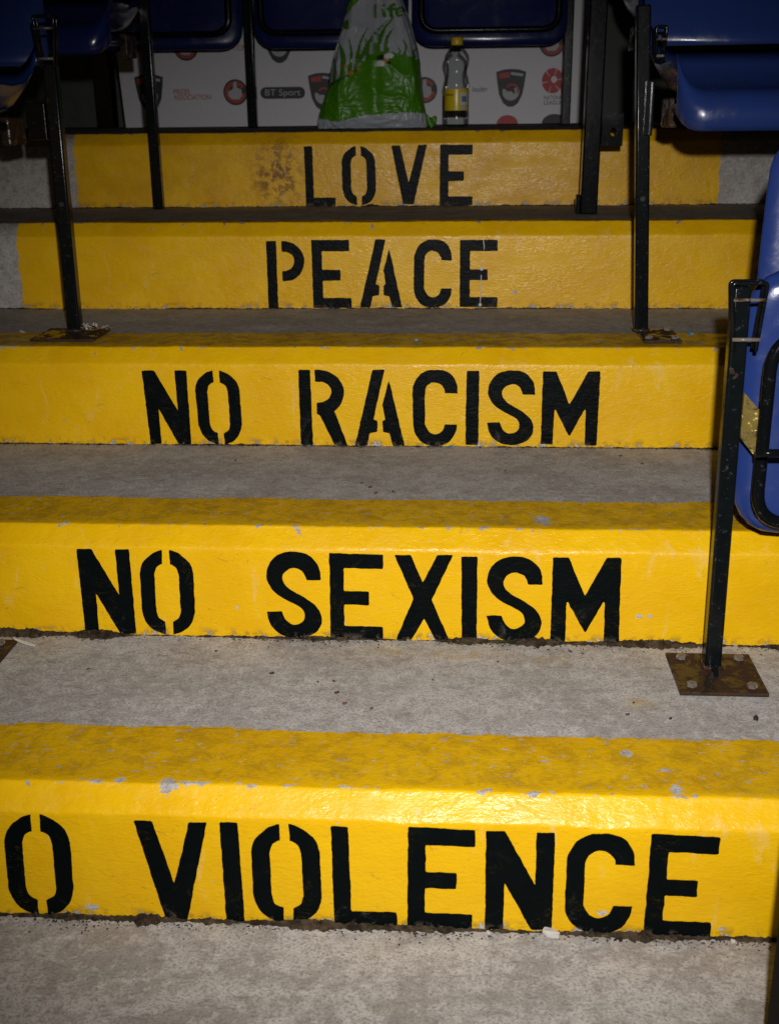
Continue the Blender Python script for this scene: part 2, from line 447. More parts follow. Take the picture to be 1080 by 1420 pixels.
GLYPH = {
    'O': [_ol, [(1 - a, b) for a, b in _ol][::-1]],
    'E': [[(0, 0), (0, 1), (1, 1), (1, .835), (.268, .835), (.268, .565), (.74, .565), (.74, .405), (.268, .405), (.268, .15), (1, .15), (1, 0)]],
    'L': [[(0, 0), (0, 1), (.275, 1), (.275, .145), (1, .145), (1, 0)]],
    'I': [[(0, 0), (0, 1), (1, 1), (1, 0)]],
    'N': [[(0, 0), (0, 1), (.28, 1), (.735, .46), (.735, 1), (1, 1), (1, 0), (.69, 0), (.285, .485), (.268, 0)]],
    'V': [[(0, 1), (.25, 1), (.505, .37), (.755, 1), (1, 1), (.655, .0), (.355, .0)]],
    'X': [[(0, 1), (.275, 1), (.49, .68), (.735, 1), (1, 1), (.655, .475), (1, 0), (.745, 0), (.52, .255), (.30, 0), (0, 0), (.325, .49)]],
    'M': [[(0, 0), (0, 1), (.235, 1), (.485, .555), (.79, 1), (1, 1), (1, 0), (.785, 0), (.775, .47)] + spl([(.765, .485), (.745, .47)], 2) + [(.525, .14), (.505, .125), (.485, .14), (.245, .48), (.225, .48), (.215, 0)]],
    'C': [spl([(1, .70), (.98, .82), (.86, .945), (.66, .995), (.5, 1), (.34, .99), (.14, .92), (.02, .79), (0, .70)]) + [(0, .30)] + spl([(0, .29), (.04, .17), (.17, .06), (.38, .003), (.5, 0), (.65, .005), (.85, .07), (.97, .18), (1, .285)]) + [(.72, .285)] + spl([(.72, .28), (.66, .20), (.52, .155), (.38, .18), (.285, .27), (.275, .33)]) + [(.275, .66)] + spl([(.275, .68), (.31, .775), (.41, .83), (.52, .835), (.64, .805), (.715, .74), (.72, .70)])],
    'S': [[(1, .68), (.74, .68)] + spl([(.73, .69), (.68, .77), (.58, .81), (.46, .815), (.34, .77), (.295, .70), (.34, .62), (.48, .545), (.66, .485), (.84, .41), (.96, .32), (1, .22), (.96, .12), (.83, .04), (.62, .002), (.42, .002), (.22, .05), (.07, .15), (0, .30)]) + [(.26, .31)] + spl([(.28, .30), (.34, .21), (.46, .155), (.58, .16), (.675, .21), (.69, .275), (.64, .345), (.5, .40), (.30, .465), (.12, .55), (.02, .65), (0, .74), (.05, .86), (.2, .955), (.38, .995), (.56, 1), (.78, .965), (.93, .87), (.99, .77)])],
    'P': [[(0, 0), (0, 1), (.265, 1), (.265, 0)], [(.40, 1)] + spl([(.52, 1), (.72, .965), (.89, .88), (.985, .76), (.98, .64), (.88, .52), (.70, .43), (.52, .405)]) + [(.40, .405), (.40, .555)] + spl([(.52, .56), (.64, .60), (.715, .67), (.72, .735), (.66, .80), (.53, .84)]) + [(.40, .845)]],
    'R': [[(0, 0), (0, 1), (.265, 1), (.265, 0)], [(.365, 1)] + spl([(.50, 1), (.72, .965), (.89, .89), (.985, .77), (.985, .66), (.90, .54), (.76, .455)]) + [(1, 0), (.725, 0), (.44, .405), (.375, .415), (.375, .565)] + spl([(.50, .575), (.63, .615), (.705, .68), (.71, .75), (.64, .81), (.52, .845)]) + [(.365, .845)]],
    'A': [[(0, 0), (.36, 1), (.605, 1), (.375, .345), (.44, .335), (.458, .32), (.455, .185), (.30, .165), (.25, 0)], [(.685, .86), (.67, .82), (.555, .55), (.61, .345), (.57, .335), (.555, .32), (.56, .185), (.695, .165), (.765, 0), (1, 0), (.72, .79)]],
}
LETTERS = [  # (letter, top left, top right, bottom left, bottom right) where they stand on the risers
    [('N', (-118, 1124), (-21, 1127), (-100, 1261), (-8, 1264)),
     ('O', (3.3, 1129.2), (94.7, 1130), (16.1, 1268.6), (105.6, 1270)), ('V', (185.6, 1137.2), (286.7, 1140.8), (194.7, 1275), (295.8, 1277)),
     ('I', (304.4, 1140), (329.4, 1140.8), (314.4, 1278), (340, 1279)), ('O', (346.7, 1142.2), (441.4, 1143.6), (353.6, 1279.7), (448.3, 1280.5)),
     ('L', (458.6, 1145.8), (546.5, 1148), (463.9, 1283), (550.8, 1284)), ('E', (565.8, 1146.4), (659.2, 1151), (564.4, 1285.3), (654.2, 1288)),
     ('N', (673.6, 1152), (769.4, 1154.7), (672.2, 1287.5), (764.4, 1289.4)), ('C', (787, 1155), (881.4, 1157.2), (781, 1294.4), (873.9, 1296.7)),
     ('E', (903, 1156), (998.3, 1161), (891.4, 1297.2), (983.6, 1300.6))],
    [('N', (106.3, 760.5), (179.3, 762), (119.3, 878), (189.5, 878.8)), ('O', (192.3, 762.5), (267, 763.3), (199.5, 879), (272.3, 879.5)),
     ('S', (369.3, 764.5), (444.3, 766), (370.5, 885), (447, 886)), ('E', (456.3, 766.8), (531.3, 769.3), (458.5, 885.5), (531, 887)),
     ('X', (546.8, 769.3), (628, 769.5), (549.3, 886.3), (622.5, 887)), ('I', (639.5, 771.8), (661.8, 772), (640, 887), (660.8, 887.5)),
     ('S', (675.8, 771.3), (753.5, 772.5), (673.8, 891.5), (749.3, 892)), ('M', (766.3, 773), (861.3, 773.5), (762.3, 893), (857, 893.5))],
    [('N', (196.8, 513.8), (258.5, 513.8), (209.5, 615.5), (266, 617)), ('O', (268, 513.3), (330.8, 514), (278.3, 617), (337.5, 618.3)),
     ('R', (413.8, 512.7), (475.1, 512.9), (417.3, 618.2), (482.2, 618.4)), ('A', (491.8, 512.7), (560.4, 512.7), (492.2, 617.8), (561.1, 618.2)),
     ('C', (571.1, 512.7), (634.7, 513.3), (573.3, 618.2), (633.1, 618.2)), ('I', (646.7, 514), (664.4, 514.2), (645.1, 616.7), (662.9, 617.1)),
     ('S', (677.6, 513.3), (743.3, 514), (674, 616.4), (738.2, 616.9)), ('M', (752.7, 515.1), (832.2, 514.9), (749.1, 615.6), (826.7, 617.8))],
    [('P', (368.9, 334.1), (421.9, 334.4), (372.6, 427.2), (424.1, 427.2)), ('E', (431.5, 332.8), (483.7, 332.6), (434.8, 427), (488, 427)),
     ('A', (499.5, 332), (557.5, 332), (499.1, 426.5), (557.6, 426.2)), ('C', (574.1, 331.9), (626.3, 332.4), (573.3, 426.3), (626.1, 426.7)),
     ('E', (637.6, 332.6), (689.8, 332.4), (637, 425.7), (689.3, 425.7))],
    [('L', (421.5, 202.8), (463.5, 202.8), (424.6, 285.8), (465.9, 285.8)), ('O', (473.1, 202.6), (520, 202.8), (475.2, 284.7), (521.9, 285)),
     ('V', (542.3, 202), (591.9, 200.7), (541.3, 283.2), (590.6, 283.2)), ('E', (610, 200.6), (655.4, 200.4), (609.2, 285.5), (654.6, 285))],
]
def soften(poly, r=.0022):
    """round the corners a little and add points along the edges so that the paint edge can wander"""
    n = len(poly); out = []
    for i in range(n):
        p, a, b = Vector(poly[i]), Vector(poly[i - 1]), Vector(poly[(i + 1) % n])
        u, w = a - p, b - p
        if u.length < 1e-6 or w.length < 1e-6: continue
        if u.length > .004 and w.length > .004 and u.angle(w) < 2.7:
            rr = min(r, u.length * .4, w.length * .4)
            s, e = p + u.normalized() * rr, p + w.normalized() * rr
            out += [s, s * .25 + p * .5 + e * .25, e]
        else: out.append(p)
    res = []
    for i in range(len(out)):
        a, b = out[i], out[(i + 1) % len(out)]; k = max(1, int((b - a).length / .0035))
        for j in range(k): res.append(a.lerp(b, j / k))
    return res
for i in range(5):
    for li, (ch, tl, tr, bl, br) in enumerate(LETTERS[i]):
        q = [Vector((local(i, *p)[0], max(.0015, local(i, *p)[2]))) for p in (tl, tr, bl, br)]
        v = []; f = []
        for poly in GLYPH[ch]:
            w = []
            for (a, b) in poly:
                w.append((q[2] * (1 - a) + q[3] * a) * (1 - b) + (q[0] * (1 - a) + q[1] * a) * b)
            w = soften(w); k0 = len(v); n = len(w)
            for p in w:
                jx = .0008 * fn(p.x, p.y, i + li * .7, 70, 2) + .0004 * fn(p.x, p.y, i, 300, 1)
                jz = .0008 * fn(p.x, p.y, i + 5 + li, 70, 2) + .0004 * fn(p.x, p.y, i + 9, 300, 1)
                v.append((p.x + jx, -.0009, max(.0008, p.y + jz)))
            v += [(a, .0006, c) for (a, _, c) in v[k0:k0 + n]]
            ar = sum(w[k].x * w[(k + 1) % n].y - w[(k + 1) % n].x * w[k].y for k in range(n))
            ring = list(range(k0, k0 + n))
            f.append(tuple(ring if ar > 0 else ring[::-1]))
            for k in range(n):
                a, b = k0 + k, k0 + (k + 1) % n
                f.append((a, a + n, b + n, b) if ar > 0 else (b, b + n, a + n, a))
        obj('letter', mesh('letter', v, f), M['letter'], steps[i])


# ------------------------------------------------------------------ dirt along the foot of each riser
def soil_material():
    N = NT('damp_dirt_and_moss')
    col = N.mix(N.ramp(N.noise(60, 4, .7), .35, .65), (.022, .015, .010), (.085, .060, .036))
    col = N.mix(N.math('MULTIPLY', N.ramp(N.noise(22, 3, .6), .52, .66), .6), col, (.030, .032, .010))
    col = N.mix(N.ramp(N.noise(260, 2, .6), .68, .74), col, (.24, .19, .13))
    return N.bsdf(col, .95, N.bump(N.noise(380, 3, .7), .002, 1.0), **{'Specular IOR Level': .15})
M['soil'] = soil_material()
DIRT_LABEL = ['dark mossy dirt strip along the foot of the NO VIOLENCE step', 'dark crumbly dirt strip along the foot of the NO SEXISM step',
              'thin line of dirt along the foot of the NO RACISM step', 'thin line of dirt along the foot of the PEACE step', 'thin line of dirt along the foot of the LOVE step']
def dirt_strip(i, wid, hgt, ncrumb, x0, x1, lumps=()):
    rnd = random.Random(40 + i); v = []; f = []; n = int((x1 - x0) / .0022); m = 6
    for a in range(n + 1):
        x = x0 + (x1 - x0) * a / n
        g = .62 + .50 * fn(x, i * 4.4, 1, 7) + .45 * fn(x, i, 3, 45, 2) + .25 * fn(x, i, 5, 170, 2)
        for (lx, lr, lh) in lumps: g += lh * math.exp(-((x - lx) / lr) ** 2)
        g = max(.06, g); w = wid * g * (1 + .5 * fn(x, i, 8, 120, 2)); h = hgt * g
        for b in range(m):
            t = b / (m - 1)
            y = -w * t + .001
            z = h * (1 - t) ** .8 * (1 + .5 * fn(x, t * .1, i, 160, 2)) - (.0030 if b == m - 1 else .0)
            v.append((x, y, max(z, -.003) + (.0012 if b == 0 else 0)))
    for a in range(n):
        for b in range(m - 1): f.append((a * m + b, a * m + b + 1, (a + 1) * m + b + 1, (a + 1) * m + b))
    # crumbs of soil, grit and bark lying on it and a little way out over the tread
    for c in range(ncrumb):
        x = rnd.uniform(x0, x1); cl = max(0.0, .6 + .9 * fn(x, i * 4.4, 1, 7))
        if rnd.random() > cl: continue
        far = rnd.random() ** 3.2
        y = -.002 - far * wid * 3.0 * rnd.random() - rnd.random() * wid; s = rnd.uniform(.0006, .0016) * (1.25 if rnd.random() < .15 else 1)
        z = s * .5 + (hgt * .5 * rnd.random() if -y < wid * .6 else 0)
        k = len(v); sc = [s * rnd.uniform(.6, 1.7) for _ in range(3)]; an = rnd.uniform(0, 3.1)
        for d in ((1, 0, 0), (-1, 0, 0), (0, 1, 0), (0, -1, 0), (0, 0, 1), (0, 0, -1)):
            px, py, pz = d[0] * sc[0], d[1] * sc[1], d[2] * sc[2] * .7
            v.append((x + px * math.cos(an) - py * math.sin(an), y + px * math.sin(an) + py * math.cos(an), z + pz))
        for t in ((0, 2, 4), (2, 1, 4), (1, 3, 4), (3, 0, 4), (2, 0, 5), (1, 2, 5), (3, 1, 5), (0, 3, 5)): f.append(tuple(k + q for q in t))
    o = obj('dirt', mesh('dirt', v, f, False), M['soil'], loc=(0, BY[i], BZ[i]))
    tag(o, DIRT_LABEL[i], 'dirt', None, 'stuff')
lx = lambda i, px, py: local(i, px, py)[0]
dirt_strip(0, .0115, .0055, 1500, -.9, .8, ((lx(0, 205, 1275), .016, .8), (lx(0, 425, 1285), .03, .9), (lx(0, 500, 1285), .03, .5), (lx(0, 880, 1300), .05, .5)))
dirt_strip(1, .0105, .0045, 1500, -1.0, .9, ((lx(1, 140, 875), .03, 1.6), (lx(1, 645, 886), .025, 1.2), (lx(1, 740, 893), .03, 1.0), (lx(1, 900, 893), .05, 1.2), (lx(1, 20, 880), .06, 1.2)))
dirt_strip(2, .0060, .0032, 900, -1.2, .9)
dirt_strip(3, .0045, .0035, 500, -1.3, 1.0)
dirt_strip(4, .0050, .0035, 400, -1.4, 1.1, ((lx(4, 515, 285), .02, 1.2),))

# ------------------------------------------------------------------ small litter
M['leaf'] = plain('dry_leaf', (.17, .062, .022), .8)
M['leaf_dark'] = plain('dark_dry_leaf', (.055, .028, .016), .8)
M['white'] = plain('white_litter', (.62, .59, .54), .7)
M['bluescrap'] = plain('blue_wrapper', (.02, .22, .36), .4)
M['pebble'] = plain('black_grit', (.015, .014, .013), .7)
def fleck(px, py, i, size, mat, name, label, cat, group=None, thick=.0012, elong=1.8, seed=0, parent=None):
    """a small curled scrap with an uneven outline lying on tread i (-1: the floor)"""
    rnd = random.Random(seed * 77 + int(px)); Z = TREADZ[i]
    p = at(px, py, Z=Z); n = 9; an = rnd.uniform(0, 3.1); v = []; f = []
    for lay in (0, 1):
        for k in range(n):
            t = 2 * math.pi * k / n; r = size * rnd.uniform(.7, 1.15) if lay == 0 else None
            if lay == 0:
                x, y = r * math.cos(t) * elong, r * math.sin(t)
                v.append((x * math.cos(an) - y * math.sin(an), x * math.sin(an) + y * math.cos(an), .0008 + abs(x) * .22 + rnd.uniform(0, .0006)))
            else:
                q = v[k]; v.append((q[0] * .97, q[1] * .97, q[2] + thick))
    f.append(tuple(range(n - 1, -1, -1))); f.append(tuple(range(n, 2 * n)))
    for k in range(n): f.append((k, (k + 1) % n, n + (k + 1) % n, n + k))
    o = obj(name, mesh(name, v, f), mat, loc=(p.x, p.y, Z + .0012)); tag(o, label, cat, group); return o
TREADZ = {-1: 0.0, 0: BZ[1], 1: BZ[2], 2: BZ[3], 3: BZ[4], 4: TOPZ}
LEAF0 = 'tiny brown leaf fragment on the bare concrete between NO VIOLENCE and NO SEXISM'
for k, (px, py, s) in enumerate([(467, 963, .0026), (478, 978, .0026), (463, 947, .0020), (377, 936, .0022), (515, 985, .0018), (441, 948, .0016), (870, 993, .0018), (878, 977, .0015), (123, 930, .0018),
                                 (300, 905, .0016), (600, 945, .0014), (690, 920, .0016), (790, 905, .0015)]):
    fleck(px, py, 0, s, M['leaf'] if k % 3 else M['leaf_dark'], 'leaf_fragment', LEAF0, 'leaf', 'brown leaf fragments on the lowest tread', seed=k)
LEAF1 = 'tiny brown fleck on the concrete tread between NO SEXISM and NO RACISM'
for k, (px, py, s) in enumerate([(513, 678, .0024), (545, 684, .0020), (521, 686, .0018), (502, 672, .0016), (860, 634, .0020), (700, 655, .0014), (327, 641, .0018), (890, 645, .0018)]):
    fleck(px, py, 1, s, M['leaf_dark'], 'leaf_fragment', LEAF1, 'leaf', 'brown flecks on the second tread', seed=20 + k)
fleck(1047, 1000, 0, .0034, M['pebble'], 'pebble', 'black pebble on the concrete below the right base plate', 'pebble', thick=.004, elong=1.3, seed=5)
fleck(929, 999, 0, .0018, M['pebble'], 'pebble', 'tiny black grit grain left of and below the right base plate', 'pebble', thick=.002, elong=1.2, seed=6)
fleck(763, 1299, -1, .0080, M['white'], 'stone_chip', 'white stone chip lying in the dirt below the letter N of VIOLENCE', 'stone', thick=.005, elong=1.7, seed=7)
fleck(1015, 1309, -1, .0026, M['white'], 'stone_chip', 'small pale stone chip in the dirt right of the last E of VIOLENCE', 'stone', thick=.003, elong=1.2, seed=8)
fleck(677, 1297, -1, .0026, M['white'], 'stone_chip', 'small pale stone chip in the dirt under the first N of VIOLENCE', 'stone', thick=.003, elong=1.2, seed=9)
fleck(622, 622, 1, .0040, M['bluescrap'], 'wrapper_scrap', 'torn blue wrapper scrap below the letter C of RACISM', 'wrapper', elong=2.2, seed=10)
fleck(957, 466, 2, .0045, M['bluescrap'], 'wrapper_scrap', 'bright blue scrap beside the base plate above NO RACISM', 'wrapper', thick=.004, elong=1.3, seed=11)
fleck(205, 1283, -1, .0034, M['leaf_dark'], 'bark_chip', 'dark brown bark chip in the dirt below the letters O and V', 'bark', thick=.004, elong=1.6, seed=12)
fleck(640, 886, 0, .0055, plain('pinkish_stone', (.42, .30, .22), .8), 'stone_chip', 'pinkish stone chip at the foot of the letter I of SEXISM', 'stone', thick=.007, elong=1.3, seed=13)
fleck(577, 474, 2, .0045, M['white'], 'paper_scrap', 'white paper scrap on the dirty tread above the C of RACISM', 'paper', elong=2.4, seed=14)
fleck(32, 463, 2, .0050, M['white'], 'paper_scrap', 'white paper scrap left of the left base plate above NO RACISM', 'paper', elong=2.6, seed=15)
# feather by the left edge
def feather():
    p = at(33, 898, Z=BZ[1]); root = empty('feather', (p.x, p.y, BZ[1] + .004), -.25)
    tag(root, 'small curled white feather on the concrete at the left edge', 'feather')
    L = .036; n = 16; v = []; f = []
    for k in range(n + 1):
        t = k / n; w = .0042 * math.sin(math.pi * min(1, t * .93 + .05)) ** .6 * (1 + .12 * math.sin(k * 2.3)); x = -L / 2 + L * t; z = .010 * (1 - t) ** 2
        y = .005 * math.sin(t * 2.2)
        for s in (-1, 0, 1): v.append((x + (.003 if s else 0), y + w * s, z + (.0016 if s == 0 else 0)))
    v2 = [(a, b, c - .0006) for a, b, c in v]; m = len(v)
    for k in range(n):
        for s in (0, 1):
            a = k * 3 + s; f.append((a, a + 3, a + 4, a + 1)); f.append((m + a, m + a + 1, m + a + 4, m + a + 3))
    obj('vane', mesh('vane', v + v2, f, True), M['white'], root)
    obj('shaft', tube('shaft', [(-L / 2 + L * t / 8 + (.006 * (t / 8)), .005 * math.sin(t / 8 * 2.2), .010 * (1 - t / 8) ** 2 + .0018) for t in range(9)], .0007, 6), plain('feather_shaft', (.5, .45, .36), .5), root)
feather()
# shreds of white paper on the left base plate
def shreds():
    p = at(122, 457, Z=BZ[3] + .008); rnd = random.Random(5)
    root = empty('paper_shreds', (p.x, p.y, BZ[3] + .0075)); tag(root, 'bunch of white paper shreds lying on the left base plate', 'paper')
    for k in range(26):
        a = rnd.uniform(0, 6.28); c = Vector((rnd.gauss(0, .014), rnd.gauss(0, .006), rnd.uniform(.001, .010))); L = rnd.uniform(.006, .014)
        d = Vector((math.cos(a), math.sin(a), rnd.uniform(-.3, .9))).normalized(); s = d.cross(Vector((0, .3, 1))).normalized() * rnd.uniform(.0008, .0018)
        v = []
        for t in (-.5, 0, .5):
            q = c + d * L * t + Vector((0, 0, .002 * (1 - abs(t) * 2))); q.z = max(q.z, .001)
            v += [q - s, q + s, q + s + Vector((0, 0, .0006)), q - s + Vector((0, 0, .0006))]
        f = []
        for r in (0, 4):
            for e in range(4): f.append((r + e, r + (e + 1) % 4, r + 4 + (e + 1) % 4, r + 4 + e))
        f += [(3, 2, 1, 0), (8, 9, 10, 11)]
        obj('shred', mesh('shred', v, f), M['white'], root)
shreds()
# a dribble of dried white paint down the last E of PEACE
def dribble():
    root = empty('paint_dribble', (0, BY[3], BZ[3])); tag(root, 'thin dried white dribble running down the last E of PEACE', 'dribble')
    mt = plain('dried_white_paint', (.62, .58, .50), .5)
    def run(pts, r, nm): obj(nm, tube(nm, [(local(3, a, b)[0], -.0012, local(3, a, b)[2]) for a, b in pts], r, 8), mt, root)
    run([(670, 333), (671, 340), (671, 346)], .0012, 'upper_run'); run([(667, 381), (666.5, 395), (666, 410), (665.5, 421)], .0012, 'lower_run')
    bm = bmesh.new(); bmesh.ops.create_icosphere(bm, subdivisions=2, radius=1); me = frombm('drop', bm, True)
    for (a, b, s) in ((667.5, 372.5, .0042), (665.5, 422.5, .0036)):
        x, _, z = local(3, a, b); o = obj('drop', me, mt, root, (x, -.0012, z)); o.scale = (s, .0016, s * 1.15)
dribble()

# ------------------------------------------------------------------ seat posts
def bolt_mesh():
    bm = bmesh.new(); bmesh.ops.create_cone(bm, cap_ends=True, segments=6, radius1=.0085, radius2=.0080, depth=.006)
    for v in bm.verts: v.co.z += .003
    bmesh.ops.bevel(bm, geom=bm.edges[:], offset=.0008, segments=1, affect='EDGES')
    return frombm('bolt', bm)
BOLT = bolt_mesh()
def clip(parent, p, w_top=.036, w_bot=.020, h=.085):
    """the bent strap loop at the head of a post, two pins across it"""
    c = empty('strap_clip'); c.parent = parent; c.location = p
    a = [(-w_bot / 2, 0, -h), (-w_top / 2, 0, 0), (w_top / 2, 0, 0), (w_bot / 2, 0, -h)]
    me = tube('strap', rounded([Vector(q) for q in a], .006), .0028, 6)
    for dy in (0, .018): obj('strap', me, M['steel'], c, (0, dy, 0))
    obj('pin', tube('pin', [(-w_top * .46, -.004, -.022), (w_top * .46, -.004, -.022)], .0024, 8), M['bolt'], c)
    obj('pin', tube('pin', [(-w_bot * .62, -.004, -h * .82), (w_bot * .62, -.004, -h * .82)], .0028, 8), M['bolt'], c)
def post(label, foot, head, sec=.026, plate=None, bolts=True, holes=(), withclip=False, mat='steel', name='seat_post', group=None):
    """plate: (x0, x1, y0, y1) in world terms"""
    root = empty(name, foot); tag(root, label, 'post', group)
    F = Vector(foot); top = Vector(head) - F; tk = .006 if plate else 0
    obj('upright', bar('upright', (0, 0, tk), top, sec, sec, .0040), M[mat], root)
    if plate:
        x0, x1, y0, y1 = plate
        bp = obj('base_plate', box('base_plate', (x0 - F.x, y0 - F.y, .0008), (x1 - F.x, y1 - F.y, .0068), .0015), M['rust'], root)
        if bolts:
            for bx, by in ((.16, .15), (.84, .15), (.16, .85), (.84, .85)):
                b = obj('bolt', BOLT, M['bolt'], bp, (x0 - F.x + (x1 - x0) * bx, y0 - F.y + (y1 - y0) * by, .0066)); b.rotation_euler = (0, 0, bx * 5 + by)
        w = [(-sec * .5, -sec * .5), (sec * .5, -sec * .5), (sec * .5, sec * .5), (-sec * .5, sec * .5), (-sec * .5, -sec * .5)]
        obj('weld', tube('weld', [(a * 1.06, b * 1.06, .0085) for a, b in w], .0034, 7), M['rust'], root)
    for hz in holes:
        t = (hz - F.z) / top.z; c = top * t
        bm = bmesh.new(); bmesh.ops.create_cone(bm, cap_ends=True, segments=14, radius1=.0048, radius2=.0048, depth=.0016, matrix=Matrix.Rotation(math.pi / 2, 4, 'X'))
        obj('bolt_hole', frombm('bolt_hole', bm), M['pebble'], root, (c.x, -sec / 2 - .0002, c.z))
    if withclip: clip(root, (top.x, top.y - sec * .5 - .004, top.z))
    return root
gz = BZ
pA = post('dark steel post on a rusty bolted plate in front of the NO SEXISM step', (.378, 1.600, gz[1]), (.372, 1.600, .764), .0245, (.316, .443, 1.512, 1.642))
clip(pA, (.002, -.017, .582), .046, .030, .092)
# a gusset welded at the foot of it
obj('gusset', mesh('gusset', [(-.004, -.013, .006), (.004, -.013, .006), (.004, -.013, .034), (-.004, -.013, .034), (-.003, -.040, .006), (.003, -.040, .006)], [(0, 1, 2, 3), (0, 4, 5, 1), (3, 2, 5, 4), (0, 3, 4), (1, 5, 2)]), M['steel'], pA)
post('dark steel post whose plate corner shows at the left edge beside the feather', (-.79, 1.60, gz[1]), (-.79, 1.60, .78), .0245, (-.845, -.712, 1.53, 1.645))
hz = at(883, 276, Y=2.33).z
pC = post('slim dark steel post on the right of the PEACE step, rusty plate at its foot', (.354, 2.345, gz[3]), (.322, 2.345, 1.172), .0265, (.345, .418, 2.235, 2.362), holes=(hz,))
pL = post('dark steel post on the left of the PEACE step, paper shreds at its foot', (-.803, 2.335, gz[3]), (-.800, 2.335, 1.085), .0265, (-.866, -.738, 2.240, 2.362), bolts=False, holes=(at(92, 283, Y=2.33).z,))
clip(pL, (.004, -.020, 1.168 - gz[3]), .040, .022, .092)
pDL = post('thin dark post standing against the left part of the LOVE step', (-.800, 3.068, gz[4]), (-.800, 3.068, 1.50), .0265, None, mat='steel')
pDR = post('thick black post standing before the right part of the LOVE step', (.290, 2.860, gz[4]), (.294, 2.860, 1.42), .040, None, mat='steel_clean')
# its ear with a hole, and the foot
def ear():
    c = at(850, 180, Y=2.86); P = pDR.location
    bm = bmesh.new(); n = 16; hw, hh, r = .024, .036, .0075
    outer = [(-hw, -hh), (hw, -hh), (hw, hh), (-hw, hh)]
    o_ = []
    for k in range(n):
        a = 2 * math.pi * (k + .5) / n; ca, sa = math.cos(a), math.sin(a); s = min(hw / max(abs(ca), 1e-6), hh / max(abs(sa), 1e-6)); o_.append((ca * s, sa * s))
    rings = []
    for yy in (-.003, .003):
        rings.append([bm.verts.new((x, yy, z)) for x, z in o_]); rings.append([bm.verts.new((r * math.cos(2 * math.pi * (k + .5) / n) + .002, yy, 1.3 * r * math.sin(2 * math.pi * (k + .5) / n) - .004)) for k in range(n)])
    for k in range(n):
        j = (k + 1) % n
        bm.faces.new((rings[0][k], rings[0][j], rings[1][j], rings[1][k])); bm.faces.new((rings[2][j], rings[2][k], rings[3][k], rings[3][j]))
        bm.faces.new((rings[0][j], rings[0][k], rings[2][k], rings[2][j])); bm.faces.new((rings[1][k], rings[1][j], rings[3][j], rings[3][k]))
    obj('lug', frombm('lug', bm), M['steel_clean'], pDR, (c.x - P.x - .003, c.y - P.y - .01, c.z - P.z))
    obj('foot', box('foot', (-.030, -.012, .0), (-.0202, .012, .045), .002), M['steel_clean'], pDR)
ear()
q = at(1075, 1290, Y=1.00)
M['matte'] = plain('matte_black_rubber', (.006, .0065, .007), .7, **{'Specular IOR Level': .1})  # even matte black with little gloss for the corner post
post('black post cut off by the lower right corner', (q.x + .024, .985, 0.0), (q.x + .024, .985, .62), .042, None, mat='matte')

# ------------------------------------------------------------------ seats
def panel(name, w0, w1, h, th, curve, r=.05, nx=22, nz=18, lean=0.0):
    """an upright moulded panel, w0 wide at the foot, w1 at the head, with rounded corners, hollow towards -y"""
    v = []; f = []
    def shape(u, t):
        w = w0 + (w1 - w0) * t; z = h * t; half = w / 2
        e = 0
        if z < r: e = r - math.sqrt(max(0, r * r - (r - z) ** 2))
        elif z > h - r: e = r - math.sqrt(max(0, r * r - (z - h + r) ** 2))
        half = max(half - e, .005)
        return u * half, z
    for side in (0, 1):
        for a in range(nz + 1):
            t = .5 - .5 * math.cos(math.pi * a / nz)
            for b in range(nx + 1):
                u = math.sin(math.pi / 2 * (-1 + 2 * b / nx)); x, z = shape(u, t)
                edge = max(abs(u), abs(2 * t - 1)); k = max(0, (edge - .86) / .14)
                y = -curve * (u * u) + lean * t + (-1 if side == 0 else 1) * th / 2 * math.sqrt(max(0.02, 1 - k * k)) + .012 * math.sin(t * 3.1) 
                v.append((x, y, z))
    N1 = (nx + 1) * (nz + 1)
    for a in range(nz):
        for b in range(nx):
            k = a * (nx + 1) + b
            f.append((k, k + 1, k + nx + 2, k + nx + 1)); k += N1; f.append((k, k + nx + 1, k + nx + 2, k + 1))
    for a in range(nz):
        k = a * (nx + 1); f.append((k, k + nx + 1, k + nx + 1 + N1, k + N1)); k += nx; f.append((k, k + N1, k + nx + 1 + N1, k + nx + 1))
    for b in range(nx):
        f.append((b, b + N1, b + 1 + N1, b + 1)); k = nz * (nx + 1) + b; f.append((k, k + 1, k + 1 + N1, k + N1))
    return mesh(name, v, f, True)
def loop_frame(name, w, z0, z1, y, r=.010):
    p = [(0, y, z1), (-w / 2, y, z1), (-w / 2, y, z0), (w / 2, y, z0), (w / 2, y, z1), (0, y, z1)]
    return tube(name, rounded([Vector(q) for q in p], .05, 8), r, 10)
